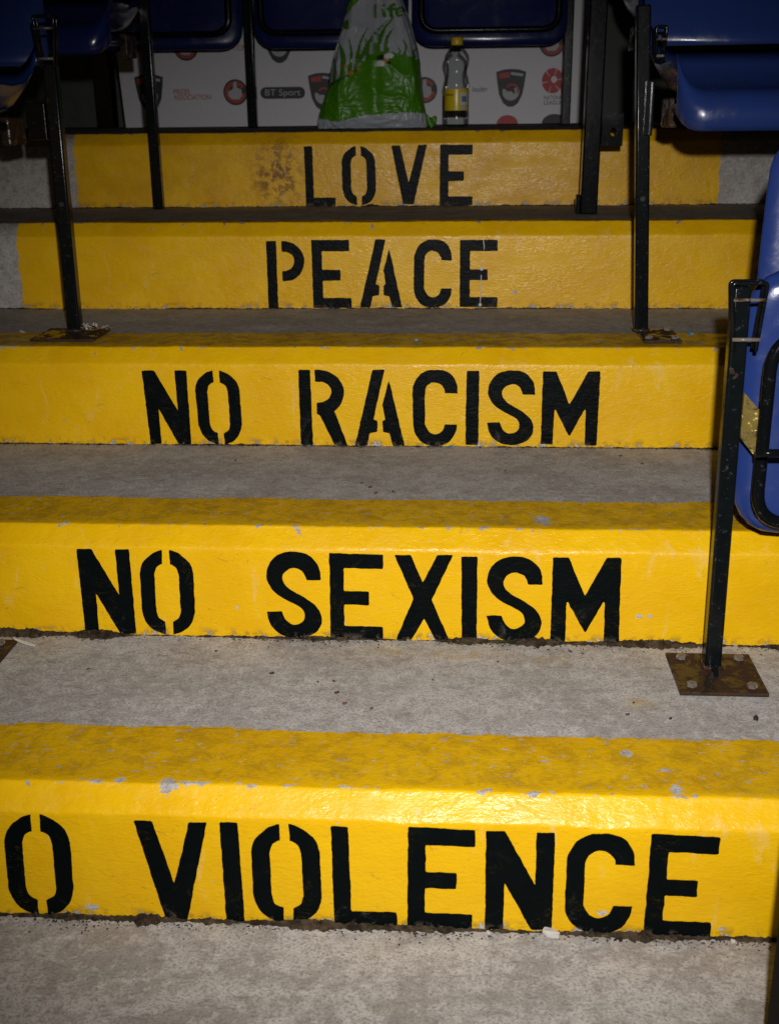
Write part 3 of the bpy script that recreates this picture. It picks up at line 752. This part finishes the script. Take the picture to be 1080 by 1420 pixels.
def open_pan(w=.43, d=.36):
    """a lowered seat pan: scooped, sides curling up towards the back, front lip rolled down"""
    prof = [(-.190, .372), (-.196, .385), (-.196, .405), (-.190, .424), (-.176, .438), (-.150, .444), (-.08, .440), (.0, .436), (.07, .442), (.12, .462), (.15, .492), (.16, .520)]
    nx = 30; v = []; f = []; n = len(prof)
    for lay in (0, 1):
        for b in range(nx + 1):
            u = -1 + 2 * b / nx; au = abs(u); x = u * w / 2
            k = max(0, (au - .72) / .28)
            for j, (y, z) in enumerate(prof):
                t = j / (n - 1)
                rise = .055 * k * k * min(1, t * 1.8) + (.03 * k ** 3 if j < 5 else 0)
                pull = .035 * k * k * (1 - t)
                inset = -.012 * k * k * (1 - t) * (1 if u > 0 else -1)
                off = -.004 if lay else 0
                v.append((x + inset, y + pull + (.004 if lay and j < 5 else 0), z + rise + (off if j >= 4 else 0)))
    L = (nx + 1) * n
    for b in range(nx):
        for j in range(n - 1):
            k = b * n + j; f.append((k, k + n, k + n + 1, k + 1)); k += L; f.append((k, k + 1, k + n + 1, k + n))
    for j in range(n - 1):
        f.append((j, j + 1, j + 1 + L, j + L)); k = nx * n + j; f.append((k, k + L, k + 1 + L, k + 1))
    for b in range(nx):
        k = b * n; f.append((k, k + L, k + n + L, k + n)); k += n - 1; f.append((k, k + n, k + n + L, k + L))
    m = mesh('seat_pan', v, f, True); return m
def seat(label, loc, folded, group, rz=0, mat='blue', back=True, back_kw=None, back_at=None, frame=(.375, .26, .55)):
    root = empty('stadium_seat', loc, rz); tag(root, label, 'seat', group)
    if folded:
        pan = obj('seat_pan', panel('seat_pan', .43, .43, .38, .030, -.018, .060, lean=.03), M[mat], root, (0, 0, .215))
        obj('tube_frame', loop_frame('tube_frame', *frame, -.030, .0095), M['steel_clean'], root)
    else:
        obj('seat_pan', open_pan(), M[mat], root)
        obj('tube_frame', tube('tube_frame', rounded([Vector(q) for q in ((-.17, .13, .415), (-.17, -.14, .405), (.17, -.14, .405), (.17, .13, .415))], .05, 6), .011, 8), M['steel_clean'], root)
        obj('hinge_bracket', box('hinge_bracket', (-.185, .04, .375), (-.165, .13, .43), .004), M['rust'], root)
        obj('hinge_bracket', box('hinge_bracket', (.165, .04, .375), (.185, .13, .43), .004), M['rust'], root)
    if back:
        kw = dict(w0=.45, w1=.38, h=.36, th=.014, curve=-.03, r=.028, lean=.075); kw.update(back_kw or {})
        obj('backrest', panel('backrest', **kw), M[mat], root, back_at or (0, .17 if not folded else .10, .530))
    return root
GR = 'blue tip-up stadium seats'
# right of the middle of the aisle: lowered pan
x = at(890, 70, Y=2.52).x + .225
seat('blue seat with lowered glossy pan right of the slim post at the upper right', (x, 2.36, gz[3] + .018), False, GR)
# bracket plates between post and pan
bA = box('bracket', (0, 0, 0), (.004, .050, .095), .001)
p = at(893, 190, Y=2.33); b = obj('bracket', bA, M['steel'], pC, (.356 - .354 - .012, -.030, at(890, 188, Y=2.33).z - gz[3])); 
obj('bracket', box('bracket', (-.010, 0, 0), (.003, .006, .098), .001), M['steel'], pC, (-.010, -.021, at(890, 188, Y=2.33).z - gz[3]))
clip(pC, (.004, -.004, .572), .020, .012, .062)
# left of the aisle
x = at(60, 90, Y=2.52).x - .225
seat('dim blue seat left of the post with paper shreds, at the left edge', (x, 2.36, gz[3] - .004), False, GR)
obj('bracket', box('bracket', (-.050, -.004, 0), (-.012, .040, .068), .002), M['steel_clean'], pL, (.0, -.014, at(60, 194, Y=2.33).z - gz[3]))
# the near right one, tipped up
x = at(1024, 700, Y=1.60).x + .215
xl_, xt_, zt_ = at(1058, 380, Y=1.715).x, at(1080, 230, Y=1.755).x, at(1080, 186, Y=1.755).z
sN = seat('tipped-up bright blue seat with black tube frame at the right edge', (x, 1.615, gz[1] - .004), True, GR, back_kw=dict(h=zt_ - gz[1] - .50, w0=.43, w1=.43 - 2 * (xt_ - xl_), lean=.05, r=.05), back_at=(xl_ - x + .215, .10, .504), frame=(.388, .245, .515))
pp = pA.location
zb0, zb1 = at(1030, 640, Y=1.58).z, at(1030, 548, Y=1.58).z
me = mesh('pivot_plate', [(.010, -.006, zb1 - pp.z), (.010, -.006, zb0 + .03 - pp.z), (.042, -.018, zb0 - pp.z - .008), (.042, -.018, zb1 - .035 - pp.z), (.010, .0, zb1 - pp.z), (.010, .0, zb0 + .03 - pp.z), (.042, -.012, zb0 - pp.z - .008), (.042, -.012, zb1 - .035 - pp.z)],
          [(0, 1, 2, 3), (7, 6, 5, 4), (0, 3, 7, 4), (1, 5, 6, 2), (2, 6, 7, 3), (0, 4, 5, 1)])
pv = obj('pivot_plate', me, steel_material('worn_yellowed_steel', .5, (.10, .075, .02)), pA)  # rusty steel, the yellow reflected from the steps put into its base colour
pb = at(1052, 620, Y=1.56); obj('pivot_bolt', tube('pivot_bolt', [(pb.x - pp.x - .012, pb.y - pp.y - .03, pb.z - pp.z), (pb.x - pp.x + .03, pb.y - pp.y - .03, pb.z - pp.z)], .006, 8), M['steel_clean'], pv)
# rows beside the LOVE step, their shade put into the plastic's colour
x = at(196, 70, Y=3.0).x - .235
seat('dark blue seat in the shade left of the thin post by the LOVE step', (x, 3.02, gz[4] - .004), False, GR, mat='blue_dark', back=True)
x = at(835, 70, Y=3.0).x + .265
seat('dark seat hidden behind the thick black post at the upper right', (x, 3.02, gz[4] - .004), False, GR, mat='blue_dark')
# the back row, tipped up, facing down the aisle
YB = 3.93
LB = ['tipped-up navy seat behind the thin left post in the back row', 'tipped-up navy seat left of the green carrier bag in the back row', 'tipped-up navy seat right of the green carrier bag, above the bottle']
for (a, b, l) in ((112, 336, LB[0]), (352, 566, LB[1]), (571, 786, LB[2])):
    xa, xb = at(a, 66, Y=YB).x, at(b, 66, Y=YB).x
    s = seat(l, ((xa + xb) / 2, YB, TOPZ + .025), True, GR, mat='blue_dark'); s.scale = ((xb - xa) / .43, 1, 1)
for (px, l) in ((349, 'slim post between two tipped-up navy seats left of the carrier bag'), (785, 'slim post right of the bottle in front of the white board')):
    c = at(px, 120, Y=4.0); post(l, (c.x, 4.0, TOPZ), (c.x, 4.0, 1.62), .030, None, mat='steel')

# ------------------------------------------------------------------ sponsor board, back wall
YS = 4.16
def ink(name, c, rough=.55): return plain(name, c, rough)
M['board'] = plain('white_board', (.60, .60, .63), .5)
M['red'] = ink('red_print', (.42, .025, .025)); M['black'] = ink('black_print', (.010, .011, .014)); M['orange'] = ink('orange_print', (.36, .045, .018))
M['grey'] = ink('grey_print', (.42, .42, .44)); M['navy'] = ink('navy_print', (.02, .03, .06))
a, b = at(163, 80, Y=YS), at(175, 174, Y=YS); c = at(815, 172, Y=YS); top = 1.62
bx0 = a.x + (a.x - b.x) * (top - a.z) / (a.z - b.z)
zb = TOPZ + .004
br = empty('advertising_board', (0, YS, zb)); tag(br, 'white sponsor board with rows of logos behind the back row seats', 'board')
v = [(b.x, 0, 0), (c.x + .01, 0, 0), (c.x + .02, 0, top - zb), (bx0, 0, top - zb)]
obj('panel', mesh('panel', v + [(x, .012, z) for x, _, z in v], [(0, 1, 2, 3), (7, 6, 5, 4), (0, 4, 5, 1), (1, 5, 6, 2), (2, 6, 7, 3), (3, 7, 4, 0)]), M['board'], br)
def bl(px, py): p = at(px, py, Y=YS); return p.x, p.z - zb
def flat(name, pts, mat, parent, off):
    n = len(pts); ar = sum(pts[k][0] * pts[(k + 1) % n][1] - pts[(k + 1) % n][0] * pts[k][1] for k in range(n))
    if ar < 0: pts = pts[::-1]
    v = [(x, -off, z) for x, z in pts] + [(x, -off + .0012, z) for x, z in pts]
    f = [tuple(range(n))] + [(k, k + n, (k + 1) % n + n, (k + 1) % n) for k in range(n)]
    return obj(name, mesh(name, v, f), mat, parent)
def ell(cx, cz, rx, rz, a0=0, a1=360, n=28): return [(cx + rx * math.cos(math.radians(a0 + (a1 - a0) * k / n)), cz + rz * math.sin(math.radians(a0 + (a1 - a0) * k / n))) for k in range(n if a1 - a0 == 360 else n + 1)]
def ringseg(cx, cz, r0, r1, a0, a1, n=20):
    return ell(cx, cz, r1, r1, a0, a1, n) + ell(cx, cz, r0, r0, a0, a1, n)[::-1]
def text(parent, s, x0, x1, z0, z1, mat, name='lettering', off=.003):
    cu = bpy.data.curves.new('lettering', 'FONT'); cu.body = s; cu.extrude = .0; o = bpy.data.objects.new('tmp', cu); COL.objects.link(o)
    dg = bpy.context.evaluated_depsgraph_get(); me = bpy.data.meshes.new_from_object(o.evaluated_get(dg)); bpy.data.objects.remove(o)
    xs = [w.co.x for w in me.vertices]; ys = [w.co.y for w in me.vertices]
    for w in me.vertices:
        w.co = Vector((x0 + (w.co.x - min(xs)) / (max(xs) - min(xs)) * (x1 - x0), -off, z0 + (w.co.y - min(ys)) / (max(ys) - min(ys)) * (z1 - z0)))
    me.materials.clear(); return obj(name, me, mat, parent)
def round_badge(px, py):
    x, z = bl(px, py); r = .042
    g = flat('round_badge', ell(x, z, r, r), M['black'], br, .0022)
    flat('ring', ringseg(x, z, r * .55, r * .86, 100, 350), M['orange'], g, .0034); flat('ring', ringseg(x, z, r * .55, r * .86, 30, 80), M['orange'], g, .0034)
    flat('emblem', [(x + dx * r, z + dz * r) for dx, dz in ((-.6, .05), (-.2, .25), (-.12, .8), (.1, .85), (.15, .35), (.5, .2), (.55, -.25), (.3, -.55), (-.3, -.55), (-.6, -.25))], M['grey'], g, .0044)
def shield(px, py):
    x, z = bl(px, py); w, h = .050, .060
    base = [(-1, .85), (-.5, .97), (0, 1), (.5, .97), (1, .85), (.92, .3), (.78, -.35), (.5, -.8), (.2, -.98), (0, -1), (-.2, -.98), (-.5, -.8), (-.78, -.35), (-.92, .3)]
    g = flat('shield_badge', [(x + a * w, z + b_ * h) for a, b_ in base], M['black'], br, .0022)
    flat('band', [(x + a * w, z + b_ * h) for a, b_ in ((-.82, .76), (-.1, .84), (-.1, .55), (-.78, .5))], M['red'], g, .0034)
    flat('band', [(x + a * w, z + b_ * h) for a, b_ in ((-.02, .84), (.82, .74), (.78, .6), (-.02, .7))], M['grey'], g, .0034)
    flat('emblem', ringseg(x, z - .012, .014, .028, -200, 40), M['grey'], g, .0034); flat('emblem', ell(x - .004, z - .022, .014, .012), M['grey'], g, .0044)
    flat('emblem', ringseg(x + .004, z - .008, .016, .022, -30, 150), M['red'], g, .0052)
for p_ in ((208, 129), (448, 127), (708, 122)): shield(*p_)
for p_ in ((327, 128), (589, 125), (258, 66), (765, 60)): round_badge(*p_)
shield(387, 61)
def tx(s, x0, y0, x1, y1, mat, parent=br, off=.003):
    (a, zt), (b, zc) = bl(x0, y0), bl(x1, y1); return text(parent, s, a, b, zc, zt, mat, off=off)
tx('PRESS', 241, 124, 263.5, 130.5, M['red']); tx('ASSOCIATION', 241, 131.5, 293, 138, M['red'])
tx('ASSOCIATION', 293, 63, 342, 70, M['red'])
x0, z1 = bl(361, 121); x1, z0 = bl(423.5, 136.5); hr = (z1 - z0) / 2
pill = flat('logo_pill', ell(x0 + hr, (z0 + z1) / 2, hr, hr, 90, 270, 12) + ell(x1 - hr, (z0 + z1) / 2, hr, hr, -90, 90, 12), M['black'], br, .0022)
tx('BT Sport', 368, 124, 417, 135, M['grey'], pill, .0036)
tx('leader', 655, 120, 676, 127, M['navy'])
x, z = bl(766, 112); g = flat('red_emblem', ell(x, z, .036, .040), M['red'], br, .0022)
flat('emblem_centre', ell(x + .004, z + .004, .010, .011), M['board'], g, .0034)
for k in range(6):
    an = math.radians(60 * k + 10); flat('emblem_slit', [(x + math.cos(an + s) * r, z + math.sin(an + s) * r * 1.1) for r, s in ((.016, -.05), (.038, -.03), (.038, .03), (.016, .05))], M['board'], g, .0034)
tx('NATIONAL', 754, 132.5, 781, 138, M['navy']); tx('LEAGUE', 754, 139.5, 779, 145, M['navy'])
x, z = bl(703, 175); flat('red_emblem', [p_ for p_ in ell(x, .0, .036, .028, 0, 180)], M['red'], br, .0022)
x, z = bl(768, 172); flat('round_badge', ell(x, .0, .042, .030, 0, 180), M['black'], br, .0022)

N = NT('painted_block_wall')
col = N.mix(N.noise(3, 5), (.075, .085, .080), (.12, .125, .115)); col = N.mix(N.math('MULTIPLY', N.ramp(N.noise(9, 6, .7), .5, .7), .5), col, (.05, .05, .042))
mw = N.bsdf(col, .8, N.bump(N.noise(60, 5), .003, .7))
wl = obj('wall', box('wall', (-4, 4.9, .5), (4, 5.1, 4.2)), mw); tag(wl, 'dark back wall behind the sponsor board', 'wall', None, 'structure')
# dark uprights of the wall at the left
for px, l in ((146, 'dark upright between grey wall panels at the left of the sponsor board'),):
    c = at(px, 120, Y=4.7); o = obj('wall_upright', box('wall_upright', (c.x - .032, 4.66, TOPZ), (c.x + .032, 4.74, 3.0), .004), M['steel_clean']); tag(o, l, 'post')
tp = box('ceiling', (-4, -2.5, 4.2), (4, 5.1, 4.4)); cl = obj('ceiling', tp, plain('dark_roof', (.03, .03, .032), .8)); tag(cl, 'dark roof of the stand', 'roof', None, 'structure')
for sx in (-1, 1):
    o = obj('wall', box('wall', (min(sx * 3.9, sx * 4.1), 1.0, -.5), (max(sx * 3.9, sx * 4.1), 4.9, 4.2)), mw); tag(o, 'dark side wall of the stand', 'wall', None, 'structure')

# ------------------------------------------------------------------ carrier bag
def bag():
    YG = 3.60; sc = YG / 1600.0 * 1.045
    base = at(516, 178, Y=YG - .045); zb_ = TOPZ + .002
    S = lambda px, py: (at(px, py, Y=YG).x, at(px, py, Y=YG).z)
    lefts = [(178, 441), (165, 443), (147, 446), (130, 452), (115, 458), (96, 460), (70, 466), (34, 476.6), (0, 485), (-30, 494), (-60, 507), (-75, 512)]
    rights = [(178, 592), (165, 592), (147, 588), (130, 586), (115, 585), (91, 583), (65, 577.7), (31, 569), (0, 557), (-30, 545), (-60, 530), (-75, 524)]
    def interp(tb, py):
        if py >= tb[0][0]: return tb[0][1]
        for (a, b), (c, d) in zip(tb, tb[1:]):
            if c <= py <= a: return b + (d - b) * (a - py) / (a - c)
        return tb[-1][1]
    ny, na = 170, 260; v = []; cols = []
    G1, G2, WH, GD = (.052, .185, .004), (.045, .14, .010), (.31, .33, .36), (.028, .085, .008)
    BLADES = [((505, 75), (540, 30), 5), ((522, 72), (547, 24), 8), ((536, 72), (546, 43), 6), ((560, 76), (558, 58), 4), ((515, 78), (511, 55), 4), ((508, 80), (505, 68), 3),
              ((487, 95), (480, 62), 6), ((494, 94), (491, 55), 5), ((475, 108), (470, 78), 5), ((483, 108), (478, 58), 4), ((570, 80), (576, 66), 3), ((500, 86), (516, 40), 5), ((465, 112), (466, 75), 5), ((553, 77), (551, 68), 3)]
    def seg(px, py, a, b):
        ax, ay = a; bx, by = b; t = max(0, min(1, ((px - ax) * (bx - ax) + (py - ay) * (by - ay)) / ((bx - ax) ** 2 + (by - ay) ** 2))); 
        return math.hypot(px - ax - t * (bx - ax), py - ay - t * (by - ay)), t
    LIFE = [((524.5, 8), (526, 25), 2.2), ((534.5, 14), (535.5, 24), 2.2), ((534, 9.2), (534.3, 9.6), 2.2), ((543, 10), (543.5, 24), 2.2), ((543, 10), (547, 8.5), 2.2), ((540, 14), (548, 13.5), 2.2)]
    def colour(px, py):
        py += 1.5 * fn(px, py, 0, .03)
        hill = interp([(200, 125), (200, 125)], 0)
        # upper edge of the green field
        pts = [(440, 135), (458, 124), (475, 112), (492, 103), (508, 88), (526, 72), (547, 75), (568, 81), (586, 88), (600, 95)]
        hy = pts[0][1]
        for (a, b), (c_, d) in zip(pts, pts[1:]):
            if a <= px <= c_: hy = b + (d - b) * (px - a) / (c_ - a)
            elif px > c_: hy = d
        lo = 160 + 7 * math.exp(-((px - 478) / 26) ** 2) - (px - 480) * .035
        for (cx, cy, rx, ry, c_) in ((541, 80, 6, 4.2, (.55, .57, .58)), (531, 90, 5.2, 4.2, (.55, .57, .58)), (532, 81, 4, 4.2, (.02, .02, .02)), (537, 86, 4.2, 2.4, (.45, .20, .02)), (541, 90, 3, 2.4, (.02, .02, .015))):
            if ((px - cx) / rx) ** 2 + ((py - cy) / ry) ** 2 < 1: return c_
        for (cx, cy, r) in ((495, 102, 3.2), (489, 92, 2.8), (503, 95, 2.2), (457, 124, 3.2), (466, 117, 2.5)):
            if math.hypot(px - cx, py - cy) < r: return (.40, .15, .015)
        if py > lo: return WH
        if py > hy:
            if py < hy + 5 and px < 505: return GD
            return G1
        for a, b, w in BLADES:
            bend = 3 * math.sin(max(0, min(1, (a[1] - py) / max(1, a[1] - b[1]))) * 3.1) * (1 if b[0] > a[0] else -1)
            d, t = seg(px + bend, py, (a[0], a[1] + 8), b)
            if d < w * .5 * (1 - t) ** .7 + .4: return G2
        for a, b, w in LIFE:
            if seg(px, py, a, b)[0] < w: return G2
        r = math.hypot((px - 554.5) / 1.0, (py - 18.5) / 1.15)
        if (3.0 < r < 6.2 and not (px > 555 and 19.5 < py < 22.5)) or (abs(py - 18.5) < 1.2 and abs(px - 554.5) < 5): return G2
        if px < 518 - (py + 12) * .9 and py < 30: return G1
        if px < 492 and math.hypot(px - 490, py - 36) < 7: return G2
        return WH
    for a in range(ny + 1):
        py = 178 - (178 + 75) * a / ny; t = a / ny
        xl, z = S(interp(lefts, py), py); xr, _ = S(interp(rights, py), py); z = max(zb_, z); cx, hw = (xl + xr) / 2, (xr - xl) / 2
        z = zb_ + (at(516, py, Y=YG).z - at(516, 178, Y=YG).z)
        hd = .085 * (1 - t) ** .8 + .012 + .02 * math.sin(math.pi * min(1, t * 1.5)) * (1 - t)
        if t < .05: hd *= .82 + .18 * t / .05
        for b in range(na):
            an = 2 * math.pi * b / na; ca, sa = math.cos(an), math.sin(an)
            ex = math.copysign(abs(ca) ** .62, ca); ey = math.copysign(abs(sa) ** .75, sa)
            x = cx + ex * hw; y = YG + ey * hd
            px = 540 + (x - at(540, py, Y=YG).x) / sc
            # folds: long creases running from the gathered neck, sharper ripples at the foot
            cr = 1 - abs(fn((x - cx) / (hw + .03) * .16, z * .30, 1.0, 9, 1)); cr2 = 1 - abs(fn(x * 1.2 + z * .9, z * .8 - x * .6, ey * .5, 8, 1))
            amp = (.016 * cr ** 3 + .006 * cr2 ** 6 - .010) * min(1, t * 5 + .2)
            rip = .006 * fn(x, z * 2.4, ey, 42, 2) * math.exp(-t * 9) + .0010 * fn(x, z, ey, 45, 2)
            y += (amp + rip) * (-1 if sa < 0 else 1); x += .003 * fn(z, ey * .3, ex * .3, 16, 1)
            v.append((x - base.x, y - YG, max(zb_ + .0005, z + (.003 * fn(x, y, 0, 30, 2) if a else 0)) - zb_))
            c_ = colour(px, py) if sa < .35 else WH
            cols.append((*c_, 1))
    f = []
    for a in range(ny):
        for b in range(na): f.append((a * na + b, a * na + (b + 1) % na, (a + 1) * na + (b + 1) % na, (a + 1) * na + b))
    f.append(tuple(range(na - 1, -1, -1)))
    me = mesh('bag_body', v, f, True)
    at_ = me.color_attributes.new('print', 'FLOAT_COLOR', 'POINT')
    at_.data.foreach_set('color', [k for c_ in cols for k in c_])
    N = NT('printed_polythene')
    ac = N.n('ShaderNodeVertexColor', layer_name='print').outputs[0]
    mt = N.bsdf(ac, .34, N.bump(N.noise(26, 4, .6, .8), .005, .5), **{'Specular IOR Level': .28})
    root = empty('carrier_bag', (base.x, YG, zb_)); tag(root, 'green and white printed plastic carrier bag standing on the top tread', 'bag')
    obj('bag_body', me, mt, root)
    # handles gathered above, a loose torn corner at the foot
    hx, hz_ = at(518, -70, Y=YG).x - base.x, at(518, -70, Y=YG).z - at(516, 178, Y=YG).z
    g1 = plain('green_polythene', (.07, .22, .012), .35)
    for s in (-1, 1):
        pts = [(hx + s * .006, 0, hz_ - .02), (hx + s * .04, -.01, hz_ + .05), (hx + s * .02, -.02, hz_ + .10), (hx - s * .02, -.01, hz_ + .09), (hx - s * .01, 0, hz_ - .02)]
        obj('handle', tube('handle', rounded([Vector(q) for q in pts], .04, 6), .007, 8), g1, root)
    cx = at(594, 170, Y=YG).x - base.x
    vv = []; ff = []
    for k in range(9):
        u = k / 8
        for j in range(6):
            w = j / 5; vv.append((cx - .012 + .036 * u, -.03 + .010 * math.sin(u * 7 + w * 3), .002 + .034 * w * (1 - .25 * u) + .004 * math.sin(u * 9)))
    for k in range(8):
        for j in range(5): ff.append((k * 6 + j, (k + 1) * 6 + j, (k + 1) * 6 + j + 1, k * 6 + j + 1))
    tm = mesh('loose_corner', vv, ff, True); o = obj('loose_corner', tm, g1, root); md = o.modifiers.new('s', 'SOLIDIFY'); md.thickness = .002
bag()

# ------------------------------------------------------------------ bottle
def bottle():
    p = at(632.5, 177, Z=TOPZ); Yb = 3.62; q = at(632.5, 177, Y=Yb); root = empty('bottle', (q.x, Yb, TOPZ + .001)); tag(root, 'clear plastic bottle with yellow cap and label beside the carrier bag', 'bottle')
    k = Yb / 1600 * 1.0; kz = (at(632.5, 52, Y=Yb).z - at(632.5, 177, Y=Yb).z) / 125.2
    prof = [(.0, .004), (10, .0), (14, 1), (16.2, 4), (16.3, 22), (15.8, 24), (15.6, 54), (16.4, 57), (16.2, 63), (14.6, 70), (13.2, 76), (13.6, 82), (15.6, 89), (16.2, 95), (15.2, 101), (11.5, 107), (7.2, 111.5), (6.2, 113.5), (6.2, 121)]
    pr = [(r * k, z * kz) for r, z in prof]
    sm = []
    for a, b in zip(pr, pr[1:]):
        for t in (0, .5): sm.append((a[0] * (1 - t) + b[0] * t, a[1] * (1 - t) + b[1] * t))
    sm.append(pr[-1])

    N = NT('clear_bottle_plastic')
    nb = N.bump(N.noise(60, 3), .0012, .5)
    tr = N.n('ShaderNodeBsdfTransparent', {'Color': (.90, .92, .91, 1)}); gl = N.n('ShaderNodeBsdfGlossy', {'Roughness': .07, 'Normal': nb})
    fr = N.n('ShaderNodeFresnel', {'IOR': 1.33, 'Normal': nb}).outputs[0]
    ms = N.n('ShaderNodeMixShader', {0: N.math('MULTIPLY_ADD', fr, .75, .025), 1: tr.outputs[0], 2: gl.outputs[0]}); N.t.links.new(ms.outputs[0], N.out.inputs[0]); mt = N.m
    obj('bottle_body', lathe('bottle_body', sm, 40), mt, root)
    obj('label_band', lathe('label_band', [(16.0 * k, 24 * kz), (16.05 * k, 24.4 * kz), (16.05 * k, 53.6 * kz), (16.0 * k, 54 * kz)], 40), plain('yellow_label', (.62, .46, .01), .3), root)
    lb = root.children[-1]
    def patch(a0, a1, z0, z1, mat, off, nm):
        v = []; f = []; n = 8
        for i in range(n + 1):
            an = math.radians(a0 + (a1 - a0) * i / n)
            for z in (z0, z1): v.append(((16.05 * k + off) * math.sin(an), -(16.05 * k + off) * math.cos(an), z * kz))
        for i in range(n): f.append((2 * i, 2 * i + 2, 2 * i + 3, 2 * i + 1))
        obj(nm, mesh(nm, v, f, True), mat, lb)
    patch(18, 58, 32, 49, plain('pale_label_panel', (.50, .55, .60), .4), .0006, 'label_panel'); patch(24, 52, 36, 44, plain('blue_label_print', (.12, .20, .36), .4), .0011, 'label_print')
    patch(18, 58, 25.5, 29.5, M['grey'], .0006, 'label_panel')
    patch(-60, -15, 45, 47, plain('brown_label_print', (.20, .11, .01), .4), .0006, 'label_print')
    cap = [(0, 114.5), (7.3, 114.5), (7.6, 115.2), (7.5, 123.6), (6.9, 125), (0, 125.2)]
    n = 48; v = []; f = []
    for r, z in cap:
        for j in range(n):
            a = 2 * math.pi * j / n; rr = r * (1 + (.035 if j % 2 and 7 < r else 0)); v.append((rr * k * math.cos(a), rr * k * math.sin(a), z * kz))
    for i in range(len(cap) - 1):
        for j in range(n): f.append((i * n + j, i * n + (j + 1) % n, (i + 1) * n + (j + 1) % n, (i + 1) * n + j))
    obj('cap', mesh('cap', v, f, True), plain('yellow_cap', (.60, .42, .01), .35), root)
bottle()
